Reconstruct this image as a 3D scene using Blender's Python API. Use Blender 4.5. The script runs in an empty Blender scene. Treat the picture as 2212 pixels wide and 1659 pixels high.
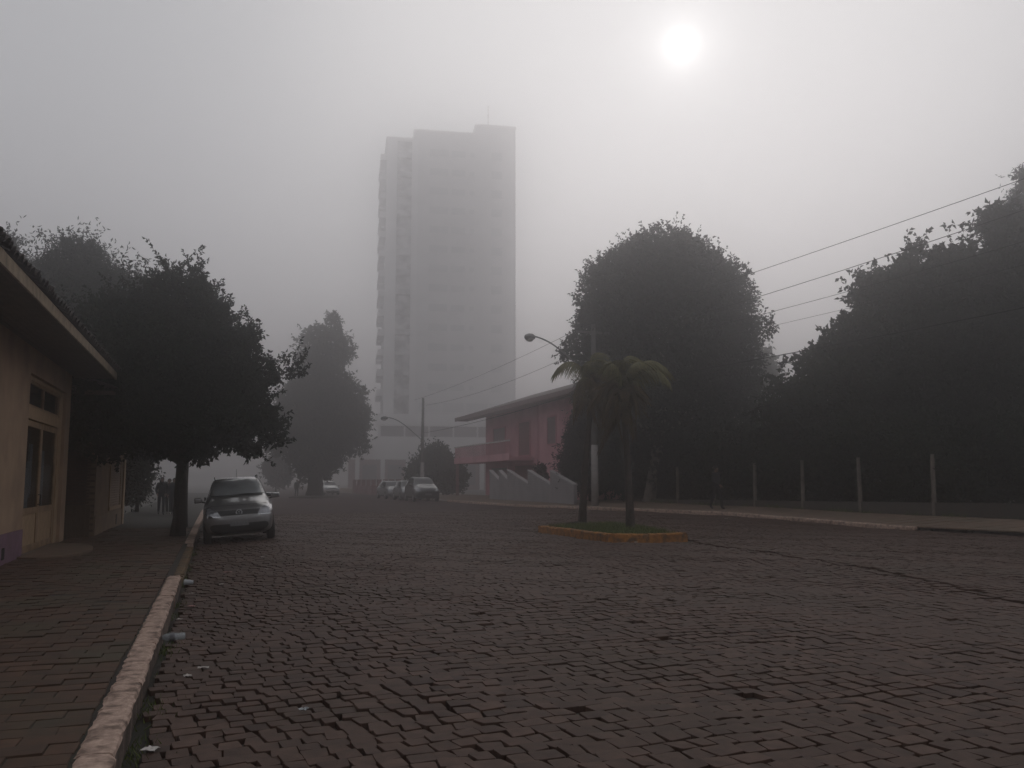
import bpy, math, random
import numpy as np
from mathutils import Vector, Matrix
from mathutils.bvhtree import BVHTree

R = math.radians
random.seed(7)
RNG = np.random.default_rng(11)
scene = bpy.context.scene
COL = scene.collection

# ------------------------------------------------------------------ camera
# street runs along +Y, right is +X, camera stands in the left lane
cam_data = bpy.data.cameras.new('camera')
cam_data.sensor_width = 36.0
cam_data.lens = 36.0 * 1915.0 / 2212.0
cam_data.clip_start = 0.05
cam_data.clip_end = 3000.0
cam = bpy.data.objects.new('camera', cam_data)
cam.location = (0, 0, 1.5)
cam.rotation_euler = (R(90 + 6.21), 0, R(-18.35))
COL.objects.link(cam)
scene.camera = cam

# ------------------------------------------------------------------ sky, sun, exposure
SUN_EL, SUN_AZ = 26.6, 29.7          # azimuth clockwise from +Y
sun_dir = Vector((math.sin(R(SUN_AZ)) * math.cos(R(SUN_EL)), math.cos(R(SUN_AZ)) * math.cos(R(SUN_EL)), math.sin(R(SUN_EL))))
world = bpy.data.worlds.new('World')
scene.world = world
world.use_nodes = True
wt = world.node_tree
for n in list(wt.nodes):
    wt.nodes.remove(n)
def wn(kind, **kw):
    n = wt.nodes.new(kind)
    for k, v in kw.items():
        setattr(n, k, v)
    return n
sky = wn('ShaderNodeTexSky', sky_type='NISHITA', sun_disc=False)
sky.sun_elevation = R(SUN_EL)
sky.sun_rotation = R(SUN_AZ)
sky.altitude = 600
sky.air_density = 1.0
sky.dust_density = 1.0
bw = wn('ShaderNodeRGBToBW')
wt.links.new(sky.outputs[0], bw.inputs[0])
grey = wn('ShaderNodeMixRGB'); grey.inputs[0].default_value = 0.92   # a fog layer aloft takes the blue out
wt.links.new(sky.outputs[0], grey.inputs[1]); wt.links.new(bw.outputs[0], grey.inputs[2])
veil = wn('ShaderNodeMixRGB'); veil.inputs[0].default_value = 0.80     # even grey of that layer
veil.inputs[2].default_value = (8.1, 8.35, 8.6, 1)
wt.links.new(grey.outputs[0], veil.inputs[1])
bg = wn('ShaderNodeBackground'); bg.inputs[1].default_value = 0.10
wt.links.new(veil.outputs[0], bg.inputs[0])
# the sun as it shows through the fog aloft: a soft disc with a halo round its direction
tc = wn('ShaderNodeTexCoord')
dot = wn('ShaderNodeVectorMath', operation='DOT_PRODUCT'); dot.inputs[1].default_value = sun_dir
nrm = wn('ShaderNodeVectorMath', operation='NORMALIZE')
wt.links.new(tc.outputs['Generated'], nrm.inputs[0]); wt.links.new(nrm.outputs[0], dot.inputs[0])
ang = wn('ShaderNodeMath', operation='ARCCOSINE'); wt.links.new(dot.outputs['Value'], ang.inputs[0])
def expo(width, amp):
    a = wn('ShaderNodeMath', operation='DIVIDE'); a.inputs[1].default_value = -R(width)
    wt.links.new(ang.outputs[0], a.inputs[0])
    e = wn('ShaderNodeMath', operation='EXPONENT'); wt.links.new(a.outputs[0], e.inputs[0])
    m = wn('ShaderNodeMath', operation='MULTIPLY'); m.inputs[1].default_value = amp
    wt.links.new(e.outputs[0], m.inputs[0])
    return m
disc = wn('ShaderNodeMapRange', interpolation_type='SMOOTHSTEP')
disc.inputs['From Min'].default_value = R(1.7); disc.inputs['From Max'].default_value = R(0.2)
disc.inputs['To Min'].default_value = 0.0; disc.inputs['To Max'].default_value = 0.6
wt.links.new(ang.outputs[0], disc.inputs['Value'])
h1, h2 = expo(1.35, 3.0), expo(8.0, 0.10)
s1 = wn('ShaderNodeMath', operation='ADD'); wt.links.new(h1.outputs[0], s1.inputs[0]); wt.links.new(h2.outputs[0], s1.inputs[1])
s2 = wn('ShaderNodeMath', operation='ADD'); wt.links.new(s1.outputs[0], s2.inputs[0]); wt.links.new(disc.outputs[0], s2.inputs[1])
bg2 = wn('ShaderNodeBackground'); bg2.inputs[0].default_value = (1.0, 0.985, 0.96, 1)
wt.links.new(s2.outputs[0], bg2.inputs[1])
add = wn('ShaderNodeAddShader'); wt.links.new(bg.outputs[0], add.inputs[0]); wt.links.new(bg2.outputs[0], add.inputs[1])
wout = wn('ShaderNodeOutputWorld'); wt.links.new(add.outputs[0], wout.inputs[0])

sun_data = bpy.data.lights.new('sun', 'SUN')
sun_data.energy = 0.5
sun_data.angle = R(45)
sun_data.color = (1.0, 0.95, 0.88)
sun = bpy.data.objects.new('sun', sun_data)
sun.rotation_euler = (-sun_dir).to_track_quat('-Z', 'Y').to_euler()
sun.location = (20, 40, 60)
COL.objects.link(sun)

vs = scene.view_settings
vs.view_transform = 'Standard'
vs.look = 'None'
vs.gamma = 1.0
vs.use_curve_mapping = False
vs.exposure = -0.62

cy_ = scene.cycles
cy_.use_denoising = True
cy_.denoising_prefilter = 'NONE'
cy_.max_bounces = 8
cy_.diffuse_bounces = 2
cy_.glossy_bounces = 2
cy_.transmission_bounces = 3
cy_.transparent_max_bounces = 8
cy_.volume_bounces = 3
cy_.sample_clamp_indirect = 4.0
HAZE_DENSITY, HAZE_ANISO, HAZE_COLOR = 0.0088, 0.90, (0.99, 0.971, 0.983, 1)

# ------------------------------------------------------------------ materials
MATS = {}
def pmat(name, col, col2=None, rough=0.8, scale=6.0, detail=4.0, bump=0.0, bscale=40.0, metal=0.0, coat=0.0,
         tone=None, spec=0.5, transl=0.0, stain=None, stain_scale=0.8, stain_amt=0.5):
    """procedural surface: two colours mixed by noise, optional per-piece tone, stains and fine relief"""
    if name in MATS:
        return MATS[name]
    m = bpy.data.materials.new(name); m.use_nodes = True
    t = m.node_tree; N = t.nodes; L = t.links
    b = N['Principled BSDF']
    col2 = col2 or tuple(c * 0.75 for c in col)
    co = N.new('ShaderNodeNewGeometry')        # world position: no two pieces share the same grain
    nz = N.new('ShaderNodeTexNoise'); nz.inputs['Scale'].default_value = scale; nz.inputs['Detail'].default_value = detail
    L.new(co.outputs['Position'], nz.inputs['Vector'])
    rmp = N.new('ShaderNodeMapRange'); rmp.inputs['From Min'].default_value = 0.35; rmp.inputs['From Max'].default_value = 0.65
    L.new(nz.outputs['Fac'], rmp.inputs['Value'])
    mix = N.new('ShaderNodeMixRGB'); mix.inputs[1].default_value = (*col, 1); mix.inputs[2].default_value = (*col2, 1)
    L.new(rmp.outputs[0], mix.inputs[0])
    out = mix.outputs[0]
    if tone:
        at = N.new('ShaderNodeAttribute'); at.attribute_name = 'tone'
        m2 = N.new('ShaderNodeMixRGB'); m2.blend_type = 'MULTIPLY'; m2.inputs[0].default_value = 1.0
        rp = N.new('ShaderNodeValToRGB')
        rp.color_ramp.elements[0].color = (*tone[0], 1); rp.color_ramp.elements[1].color = (*tone[1], 1)
        L.new(at.outputs['Fac'], rp.inputs[0]); L.new(out, m2.inputs[1]); L.new(rp.outputs[0], m2.inputs[2])
        out = m2.outputs[0]
    if stain:
        n2 = N.new('ShaderNodeTexNoise'); n2.inputs['Scale'].default_value = stain_scale; n2.inputs['Detail'].default_value = 6
        L.new(co.outputs['Position'], n2.inputs['Vector'])
        r2 = N.new('ShaderNodeMapRange'); r2.inputs['From Min'].default_value = 0.48; r2.inputs['From Max'].default_value = 0.68
        r2.inputs['To Max'].default_value = stain_amt
        L.new(n2.outputs['Fac'], r2.inputs['Value'])
        m3 = N.new('ShaderNodeMixRGB'); m3.inputs[2].default_value = (*stain, 1)
        L.new(r2.outputs[0], m3.inputs[0]); L.new(out, m3.inputs[1]); out = m3.outputs[0]
    L.new(out, b.inputs['Base Color'])
    b.inputs['Roughness'].default_value = rough
    b.inputs['Metallic'].default_value = metal
    b.inputs['Specular IOR Level'].default_value = spec
    b.inputs['Coat Weight'].default_value = coat
    b.inputs['Coat Roughness'].default_value = 0.06
    if bump:
        n3 = N.new('ShaderNodeTexNoise'); n3.inputs['Scale'].default_value = bscale; n3.inputs['Detail'].default_value = 5
        L.new(co.outputs['Position'], n3.inputs['Vector'])
        bp = N.new('ShaderNodeBump'); bp.inputs['Strength'].default_value = bump; bp.inputs['Distance'].default_value = 0.02
        L.new(n3.outputs['Fac'], bp.inputs['Height']); L.new(bp.outputs[0], b.inputs['Normal'])
    if transl:
        tr = N.new('ShaderNodeBsdfTranslucent'); L.new(out, tr.inputs[0])
        ms = N.new('ShaderNodeMixShader'); ms.inputs[0].default_value = transl
        L.new(b.outputs[0], ms.inputs[1]); L.new(tr.outputs[0], ms.inputs[2])
        L.new(ms.outputs[0], N['Material Output'].inputs[0])
    MATS[name] = m
    return m

def glass_mat(name, col=(0.02, 0.022, 0.025), rough=0.06, spec=0.6):
    return pmat(name, col, tuple(c * 1.5 for c in col), rough=rough, scale=1.2, spec=spec)

# ------------------------------------------------------------------ object helpers
def link(o, parent=None):
    COL.objects.link(o)
    if parent is not None:
        o.parent = parent
    return o
def tag(o, label=None, cat=None, group=None, kind=None):
    if label: o['label'] = label
    if cat: o['category'] = cat
    if group: o['group'] = group
    if kind: o['kind'] = kind
    return o
def empty(name, loc=(0, 0, 0), rz=0.0, label=None, cat=None, group=None):
    o = bpy.data.objects.new(name, None)
    o.empty_display_size = 0.3
    o.location = loc; o.rotation_euler = (0, 0, rz)
    link(o)
    return tag(o, label, cat, group)

class MB:
    def __init__(s): s.v = []; s.f = []; s.tone = None
    def add(s, vs, fs):
        b = len(s.v); s.v.extend([tuple(map(float, p)) for p in vs]); s.f.extend([tuple(b + i for i in f) for f in fs]); return s
    def box(s, x0, x1, y0, y1, z0, z1):
        return s.add([(x0,y0,z0),(x1,y0,z0),(x1,y1,z0),(x0,y1,z0),(x0,y0,z1),(x1,y0,z1),(x1,y1,z1),(x0,y1,z1)],
                     [(3,2,1,0),(4,5,6,7),(0,1,5,4),(1,2,6,5),(2,3,7,6),(3,0,4,7)])
    def hexa(s, p):   # eight corners, bottom 4 then top 4
        return s.add(p, [(3,2,1,0),(4,5,6,7),(0,1,5,4),(1,2,6,5),(2,3,7,6),(3,0,4,7)])
    def prism(s, poly, fn0, fn1):   # 2-D outline extruded between two maps
        n = len(poly)
        return s.add([fn0(*p) for p in poly] + [fn1(*p) for p in poly],
                     [tuple(range(n - 1, -1, -1)), tuple(range(n, 2 * n))] + [(i, (i + 1) % n, n + (i + 1) % n, n + i) for i in range(n)])
    def tube(s, path, rad, n=8, cap=True):
        path = [Vector(p) for p in path]
        if not hasattr(rad, '__len__'): rad = [rad] * len(path)
        rings = []; up = Vector((0.13, 0.21, 1)).normalized(); prev = None
        for i, p in enumerate(path):
            d = (path[min(i + 1, len(path) - 1)] - path[max(i - 1, 0)]).normalized()
            a = d.cross(up) if prev is None else prev - d * prev.dot(d)
            if a.length < 1e-4: a = d.cross(Vector((1, 0, 0)))
            a.normalize(); prev = a; c = d.cross(a)
            rings.append([p + (a * math.cos(2 * math.pi * k / n) + c * math.sin(2 * math.pi * k / n)) * rad[i] for k in range(n)])
        vs = [q for r in rings for q in r]; fs = []
        for i in range(len(rings) - 1):
            for k in range(n):
                fs.append((i*n+k, i*n+(k+1)%n, (i+1)*n+(k+1)%n, (i+1)*n+k))
        if cap:
            fs.append(tuple(range(n - 1, -1, -1))); m = (len(rings) - 1) * n; fs.append(tuple(range(m, m + n)))
        return s.add(vs, fs)
    def lathe(s, prof, n=16, origin=(0, 0, 0), axis='z'):
        vs = []; fs = []
        for (r, h) in prof:
            for k in range(n):
                a = 2 * math.pi * k / n; q = (r * math.cos(a), r * math.sin(a), h)
                if axis == 'x': q = (q[2], q[0], q[1])
                if axis == 'y': q = (q[0], q[2], q[1])
                vs.append((q[0] + origin[0], q[1] + origin[1], q[2] + origin[2]))
        for i in range(len(prof) - 1):
            for k in range(n):
                fs.append((i*n+k, i*n+(k+1)%n, (i+1)*n+(k+1)%n, (i+1)*n+k))
        fs.append(tuple(range(n - 1, -1, -1))); m = (len(prof) - 1) * n; fs.append(tuple(range(m, m + n)))
        return s.add(vs, fs)
    def mesh(s, name, mat=None, smooth=False):
        me = bpy.data.meshes.new(name); me.from_pydata(s.v, [], s.f); me.update()
        if mat: me.materials.append(mat)
        if smooth:
            me.polygons.foreach_set('use_smooth', [True] * len(me.polygons))
        return me
    def build(s, name, mat=None, parent=None, smooth=False, bevel=0.0):
        o = bpy.data.objects.new(name, s.mesh(name, mat, smooth))
        link(o, parent)
        if bevel:
            md = o.modifiers.new('bevel', 'BEVEL'); md.width = bevel; md.segments = 2; md.limit_method = 'ANGLE'
        return o

def np_mesh(name, verts, faces, mat, tone=None, smooth=False):
    """verts (n,3), faces list of equal-size index arrays"""
    me = bpy.data.meshes.new(name)
    verts = np.asarray(verts, np.float32)
    if not isinstance(faces, list): faces = [faces]
    nl = sum(f.size for f in faces); nf = sum(len(f) for f in faces)
    me.vertices.add(len(verts)); me.vertices.foreach_set('co', verts.ravel())
    me.loops.add(nl); me.polygons.add(nf)
    me.loops.foreach_set('vertex_index', np.concatenate([f.ravel() for f in faces]).astype(np.int32))
    starts = []; o = 0
    for f in faces:
        k = f.shape[1]; starts.append(o + np.arange(len(f)) * k); o += f.size
    me.polygons.foreach_set('loop_start', np.concatenate(starts).astype(np.int32))
    if tone is not None:
        a = me.attributes.new('tone', 'FLOAT', 'FACE'); a.data.foreach_set('value', np.asarray(tone, np.float32))
    me.update(calc_edges=True)
    me.polygons.foreach_set('use_smooth', np.full(nf, bool(smooth)))
    me.materials.append(mat)
    return me

def sm(a, b, t):
    t = np.clip((np.asarray(t, float) - a) / (b - a), 0, 1); return t * t * (3 - 2 * t)
def road_z(x, y):
    x = np.asarray(x, float); y = np.asarray(y, float)
    z = -0.17 * (1 - np.clip((x + 0.5) / 2.2, 0, 1)) ** 1.2
    z = z + 0.15 * sm(7, 16, x) * sm(20, 31, y) * (1 - 0.5 * sm(40, 60, y)) - 0.10 * sm(45, 85, y)
    z = z + 0.012 * np.sin(x * 0.9 + 0.35 * y) + 0.010 * np.sin(0.8 * y - 0.5 * x + 1.3) + 0.006 * np.sin(2.1 * x + 1.7 * y)
    return z
KERB_R = np.array([(24.5, 9.0), (22.0, 14.5), (20.6, 18.5), (19.75, 21.6), (19.2, 25.5), (18.5, 30.5), (17.6, 34.5), (16.58, 37.9), (15.6, 42.0), (15.05, 46.1), (14.95, 52.7), (14.95, 60.0), (15.2, 90), (15.2, 260)])
def kerb_x(y): return np.interp(y, KERB_R[:, 1], KERB_R[:, 0])
def kerb_top(y): return np.interp(y, [9, 21.6, 30.5, 38, 46, 60, 85, 260], [0.08, 0.13, 0.30, 0.29, 0.23, 0.19, 0.06, 0.06])

# ================================================================== SETTING
M_earth = pmat('earth', (0.035, 0.030, 0.022), (0.020, 0.022, 0.012), rough=0.95, scale=0.6, bump=0.4, bscale=12)
M_joint = pmat('joint_dirt', (0.026, 0.020, 0.016), (0.014, 0.013, 0.008), rough=0.95, scale=2.0, bump=0.5, bscale=60,
               stain=(0.020, 0.026, 0.010), stain_scale=0.7, stain_amt=0.6)
M_cobble = pmat('basalt_cobble', (0.086, 0.050, 0.037), (0.053, 0.030, 0.021), rough=0.72, scale=9, bump=0.12, bscale=90,
                tone=((0.55, 0.49, 0.47), (1.22, 1.20, 1.18)), spec=0.3, stain=(0.048, 0.030, 0.020), stain_scale=0.45, stain_amt=0.6)
M_paver = pmat('paver', (0.080, 0.040, 0.022), (0.052, 0.027, 0.016), rough=0.85, scale=7, bump=0.1, bscale=90,
               tone=((0.6, 0.6, 0.55), (1.2, 1.15, 1.1)), stain=(0.045, 0.042, 0.022), stain_scale=0.8, stain_amt=0.7)
M_slab = pmat('pavement_slab', (0.155, 0.10, 0.068), (0.105, 0.07, 0.048), rough=0.9, scale=3, bump=0.3, bscale=50, stain=(0.07, 0.06, 0.035), stain_scale=0.7)
M_white = pmat('kerb_limewash', (0.50, 0.36, 0.29), (0.31, 0.215, 0.17), rough=0.95, scale=16, detail=8, bump=0.5, bscale=34,
               stain=(0.10, 0.065, 0.048), stain_scale=7.0, stain_amt=0.9)
M_yellow = pmat('kerb_yellow_paint', (0.37, 0.155, 0.024), (0.22, 0.085, 0.02), rough=0.85, scale=9, detail=7, bump=0.8, bscale=30,
                stain=(0.06, 0.035, 0.022), stain_scale=4.5, stain_amt=0.9)
M_yellow_worn = pmat('kerb_yellow_worn', (0.15, 0.085, 0.03), (0.07, 0.05, 0.03), rough=0.9, scale=7, bump=0.5, bscale=40)
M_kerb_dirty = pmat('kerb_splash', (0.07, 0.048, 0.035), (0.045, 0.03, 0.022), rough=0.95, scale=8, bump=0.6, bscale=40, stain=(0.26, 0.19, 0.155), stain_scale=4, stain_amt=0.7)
M_kerb_grey = pmat('kerb_stone', (0.15, 0.12, 0.10), (0.09, 0.075, 0.06), rough=0.9, scale=8, bump=0.5, bscale=40)

# far cobbles, too small to tell apart: relief in the material
def far_cobble():
    m = pmat('far_cobble', (0.074, 0.042, 0.036), (0.050, 0.029, 0.025), rough=0.85, scale=1.4, spec=0.15)
    t = m.node_tree; N = t.nodes; L = t.links; b = N['Principled BSDF']
    co = N.new('ShaderNodeTexCoord'); br = N.new('ShaderNodeTexBrick')
    br.inputs['Scale'].default_value = 1.0; br.inputs['Brick Width'].default_value = 0.2; br.inputs['Row Height'].default_value = 0.18
    br.inputs['Mortar Size'].default_value = 0.012
    br.inputs['Color1'].default_value = (1, 1, 1, 1); br.inputs['Color2'].default_value = (0.6, 0.6, 0.6, 1); br.inputs['Mortar'].default_value = (0.12, 0.12, 0.12, 1)
    L.new(co.outputs['Object'], br.inputs['Vector'])
    src = b.inputs['Base Color'].links[0].from_socket
    mx = N.new('ShaderNodeMixRGB'); mx.blend_type = 'MULTIPLY'; mx.inputs[0].default_value = 0.8
    L.new(src, mx.inputs[1]); L.new(br.outputs['Color'], mx.inputs[2]); L.new(mx.outputs[0], b.inputs['Base Color'])
    return m
M_far = far_cobble()

# ground: one sheet to the horizon
g = MB().add([(-1180, -1180, -0.6), (1180, -1180, -0.6), (1180, 1180, -0.6), (-1180, 1180, -0.6)], [(0, 1, 2, 3)])
tag(g.build('ground', M_earth), kind='structure')

# road bed: a sheet that follows the camber; bare joints near by, cobble relief far off
Y_COB = 41.0
def sheet(name, xs_fn, ys, nx, zf, mat, parent=None, kind='structure'):
    vs = []; nxx = nx + 1
    for y in ys:
        x0, x1 = xs_fn(y)
        for i in range(nxx):
            x = x0 + (x1 - x0) * i / nx
            vs.append((x, y, float(zf(x, y))))
    fs = [(j*nxx+i, j*nxx+i+1, (j+1)*nxx+i+1, (j+1)*nxx+i) for j in range(len(ys) - 1) for i in range(nx)]
    o = MB().add(vs, fs).build(name, mat, parent, smooth=True)
    if kind: tag(o, kind=kind)
    return o
road = sheet('road', lambda y: (-0.62, float(kerb_x(y)) + 0.3 if y > 9 else 26.0), list(np.arange(-12, Y_COB + 1.1, 0.5)), 60,
             lambda x, y: road_z(x, y) - 0.042, M_joint)
far_road = sheet('far_road', lambda y: (-0.62, float(kerb_x(y)) + 0.3), [Y_COB - 0.3] + list(np.arange(Y_COB + 1, 260, 3.0)), 40,
                 lambda x, y: road_z(x, y) - 0.004, M_far)

# ---- cobbles
def cobble_arrays(cx, cy, hx, hy, rot, zc, tx, ty, k8, jit, bev=0.004):
    """rings of every cobble at once; k8 = 8-sided tops near by, 4-sided further off"""
    n = len(cx)
    if k8:
        base = np.array([(-1, -.86), (-.88, -1), (.88, -1), (1, -.86), (1, .86), (.88, 1), (-.88, 1), (-1, .86)])
    else:
        base = np.array([(-1, -1), (1, -1), (1, 1), (-1, 1)], float)
    k = len(base)
    P = base[None] * np.stack([hx, hy], 1)[:, None]
    # corner-wise jitter: the four corners wander, the cut points follow
    cj = jit.reshape(n, 4, 2)
    own = np.array([0, 0, 1, 1, 2, 2, 3, 3]) if k8 else np.arange(4)
    P = P + cj[:, own]
    c, s = np.cos(rot)[:, None], np.sin(rot)[:, None]
    def ring(scale, dz):
        x = P[..., 0] * scale; y = P[..., 1] * scale
        X = x * c - y * s; Y = x * s + y * c
        Z = zc[:, None] + dz + X * tx[:, None] + Y * ty[:, None]
        return np.stack([X + cx[:, None], Y + cy[:, None], Z], -1)
    rings = [ring(0.99, -0.06), ring(1.0, -bev), ring(1.0 - bev * 6.5, 0.0)]
    top = np.stack([cx, cy, zc + 0.001], -1)[:, None]
    V = np.concatenate(rings + [top], 1)          # n, 3k+1, 3
    q = []
    for r in range(2):
        for i in range(k):
            q.append((r*k+i, r*k+(i+1) % k, (r+1)*k+(i+1) % k, (r+1)*k+i))
    t = [(2*k+i, 2*k+(i+1) % k, 3*k) for i in range(k)]
    return V, np.array(q), np.array(t)

def lay_cobbles():
    rows = []
    y = 1.4
    while y < Y_COB:
        h = RNG.uniform(0.13, 0.185)
        rows.append((y, h)); y += h
    cx = []; cy = []; hx = []; hy = []; rot = []
    for (y0, h) in rows:
        xr = min(1.13 * y0 + 3.0, float(kerb_x(y0 + 0.5)) - 0.12 if y0 > 8.5 else 25.0)
        x = -0.44 + RNG.uniform(0, 0.12)
        while x < xr:
            w = RNG.choice([RNG.uniform(0.115, 0.155), RNG.uniform(0.145, 0.21)])
            right = x > 10.4 - 0.1 * (20 - y0) * 0.9 if y0 < 20 else x > 10.2
            slope = 0.06 * math.sin(0.33 * x + 0.21 * y0) + (0.16 if right else 0.03)
            xm = x + w / 2
            wob = 0.05 * xm + 0.10 * math.sin(0.45 * xm + 0.13 * y0) + 0.05 * math.sin(1.3 * xm - 0.4 * y0) + (0.045 * (xm - 10) if right else 0.0)
            yy = y0 + h / 2 + wob
            x += w
            if 8.95 < xm < 11.65 and 19.85 < yy < 25.4: continue     # planter stands here
            if RNG.random() < 0.006: continue                        # a stone is missing
            cx.append(xm); cy.append(yy); hx.append(w / 2); hy.append(h / 2); rot.append(0.05 + slope * 0.6 + RNG.normal(0, 0.03))
    cx, cy, hx, hy, rot = map(np.array, (cx, cy, hx, hy, rot))
    n = len(cx)
    gap = RNG.uniform(0.0005, 0.0062, n)
    hx = hx - gap; hy = hy - gap * RNG.uniform(0.7, 1.5, n)
    zc = road_z(cx, cy) + RNG.normal(0, 0.0028, n) + 0.008 * np.sin(2.7 * cx + 0.6 * cy) * np.sin(2.3 * cy - 0.4 * cx)
    seam = np.abs(cx - np.interp(cy, [8, 12, 20], [9.2, 10.4, 11.2])) < 0.22
    zc = zc - np.where(seam & (cy < 20.5), RNG.uniform(0.01, 0.035, n), 0)
    for px, py, pr in ((4.1, 7.3, .5), (3.2, 9.2, .6), (7.0, 8.4, .5), (1.2, 10.5, .5), (5.2, 12.0, .7), (9.0, 14.5, .6), (6.0, 5.2, .4)):
        zc = zc - 0.016 * np.exp(-((cx - px) ** 2 + (cy - py) ** 2) / pr ** 2)
    tx = RNG.normal(0, 0.014, n); ty = RNG.normal(0, 0.014, n)
    jit = RNG.normal(0, 0.010, (n, 8)); jit = np.clip(jit, -0.022, 0.022)
    tone = np.clip(RNG.normal(0.5, 0.22, n), 0, 1)
    # in view? nearest ones become pieces of their own
    yaw = R(18.35)
    dep = cx * math.sin(yaw) + cy * math.cos(yaw); lat = cx * math.cos(yaw) - cy * math.sin(yaw)
    inview = (np.abs(lat) < dep * 0.60 + 0.1) & (1.5 * 1915 / dep < 640)
    order = np.argsort(np.where(inview, dep, 1e9))[:300]
    single = np.zeros(n, bool); single[order] = True
    near = (dep < 15)
    for k8, sel, nm in ((True, near & ~single, 'near'), (False, ~near, 'far')):
        V, q, t = cobble_arrays(*[a[sel] for a in (cx, cy, hx, hy, rot, zc, tx, ty)], k8, jit[sel])
        m = len(V); nv = V.shape[1]
        off = (np.arange(m) * nv)[:, None, None]
        Q = (q[None] + off).reshape(-1, 4); T = (t[None] + off).reshape(-1, 3)
        tn = np.concatenate([np.repeat(tone[sel], len(q)), np.repeat(tone[sel], len(t))])
        yield nm, np_mesh('cobbles', V.reshape(-1, 3), [Q, T], M_cobble, tn)
    idx = np.where(single)[0]
    V, q, t = cobble_arrays(*[a[idx] for a in (cx, cy, hx, hy, rot, zc, tx, ty)], True, jit[idx])
    for i, j in enumerate(idx):
        c0 = np.array([cx[j], cy[j], zc[j]])
        me = np_mesh('cobble', V[i] - c0, [q, t], M_cobble, np.full(len(q) + len(t), tone[j]))
        yield c0, me
for key, me in lay_cobbles():
    if isinstance(key, str):
        if key == 'near':
            tag(link(bpy.data.objects.new('cobbles', me), road), kind='stuff')
        else:
            tag(link(bpy.data.objects.new('cobbles', me), far_road), kind='stuff')
    else:
        o = link(bpy.data.objects.new('cobble', me), road); o.location = key

# ---- left pavement of rectangular pavers
PAV_X0, PAV_X1 = -3.47, -0.692
def pav_z(x, y): return 0.0 + 0.05 * (PAV_X1 - np.asarray(x)) / 2.76 - 0.05 * sm(30, 45, y)
pavement = sheet('pavement', lambda y: (-3.9, -0.60), list(np.arange(-8, 120, 2.0)), 6, lambda x, y: pav_z(x, y) - 0.014, M_joint)
def lay_pavers():
    P = []
    y = 2.6; r = 0
    while y < 30:
        h = 0.20; x = PAV_X1 - RNG.uniform(0.0, 0.015); first = True
        while x > PAV_X0 + 0.05:
            w = 0.165 if (first and r % 2) else 0.33
            first = False
            x1 = max(x - w, PAV_X0)
            if x - x1 > 0.06: P.append(((x + x1) / 2, y + h / 2, (x - x1) / 2, h / 2))
            x = x1
        y += h; r += 1
    P = np.array(P)
    n = len(P); cx, cy, hx, hy = P.T
    cy = cy + 0.03 * np.sin(1.3 * cx + 0.5 * cy)
    zc = pav_z(cx, cy) + RNG.normal(0, 0.0035, n) + 0.008 * np.sin(1.9 * cx + 1.1 * cy)
    g = RNG.uniform(0.002, 0.006, n)
    a = dict(cx=cx, cy=cy, hx=hx - g, hy=hy - g, rot=RNG.normal(0, 0.012, n), zc=zc, tx=RNG.normal(0, 0.010, n), ty=RNG.normal(0, 0.010, n))
    jit = np.clip(RNG.normal(0, 0.003, (n, 8)), -.006, .006); tone = np.clip(RNG.normal(0.5, 0.25, n), 0, 1)
    yaw = R(18.35); dep = cx * math.sin(yaw) + cy * math.cos(yaw); lat = cx * math.cos(yaw) - cy * math.sin(yaw)
    inview = (np.abs(lat) < dep * 0.60 + 0.1) & (dep > 4.4)
    single = np.zeros(n, bool); single[np.argsort(np.where(inview, dep, 1e9))[:300]] = True
    args = [a[k] for k in ('cx', 'cy', 'hx', 'hy', 'rot', 'zc', 'tx', 'ty')]
    V, q, t = cobble_arrays(*args, False, jit, 0.003)
    m = ~single; Vm = V[m]; off = (np.arange(len(Vm)) * V.shape[1])[:, None, None]
    me = np_mesh('pavers', Vm.reshape(-1, 3), [(q[None] + off).reshape(-1, 4), (t[None] + off).reshape(-1, 3)], M_paver,
                 np.concatenate([np.repeat(tone[m], len(q)), np.repeat(tone[m], len(t))]))
    tag(link(bpy.data.objects.new('pavers', me), pavement), kind='stuff')
    for j in np.where(single)[0]:
        c0 = np.array([cx[j], cy[j], zc[j]])
        o = link(bpy.data.objects.new('paver', np_mesh('paver', V[j] - c0, [q, t], M_paver, np.full(len(q) + len(t), tone[j]))), pavement)
        o.location = c0
lay_pavers()

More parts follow.
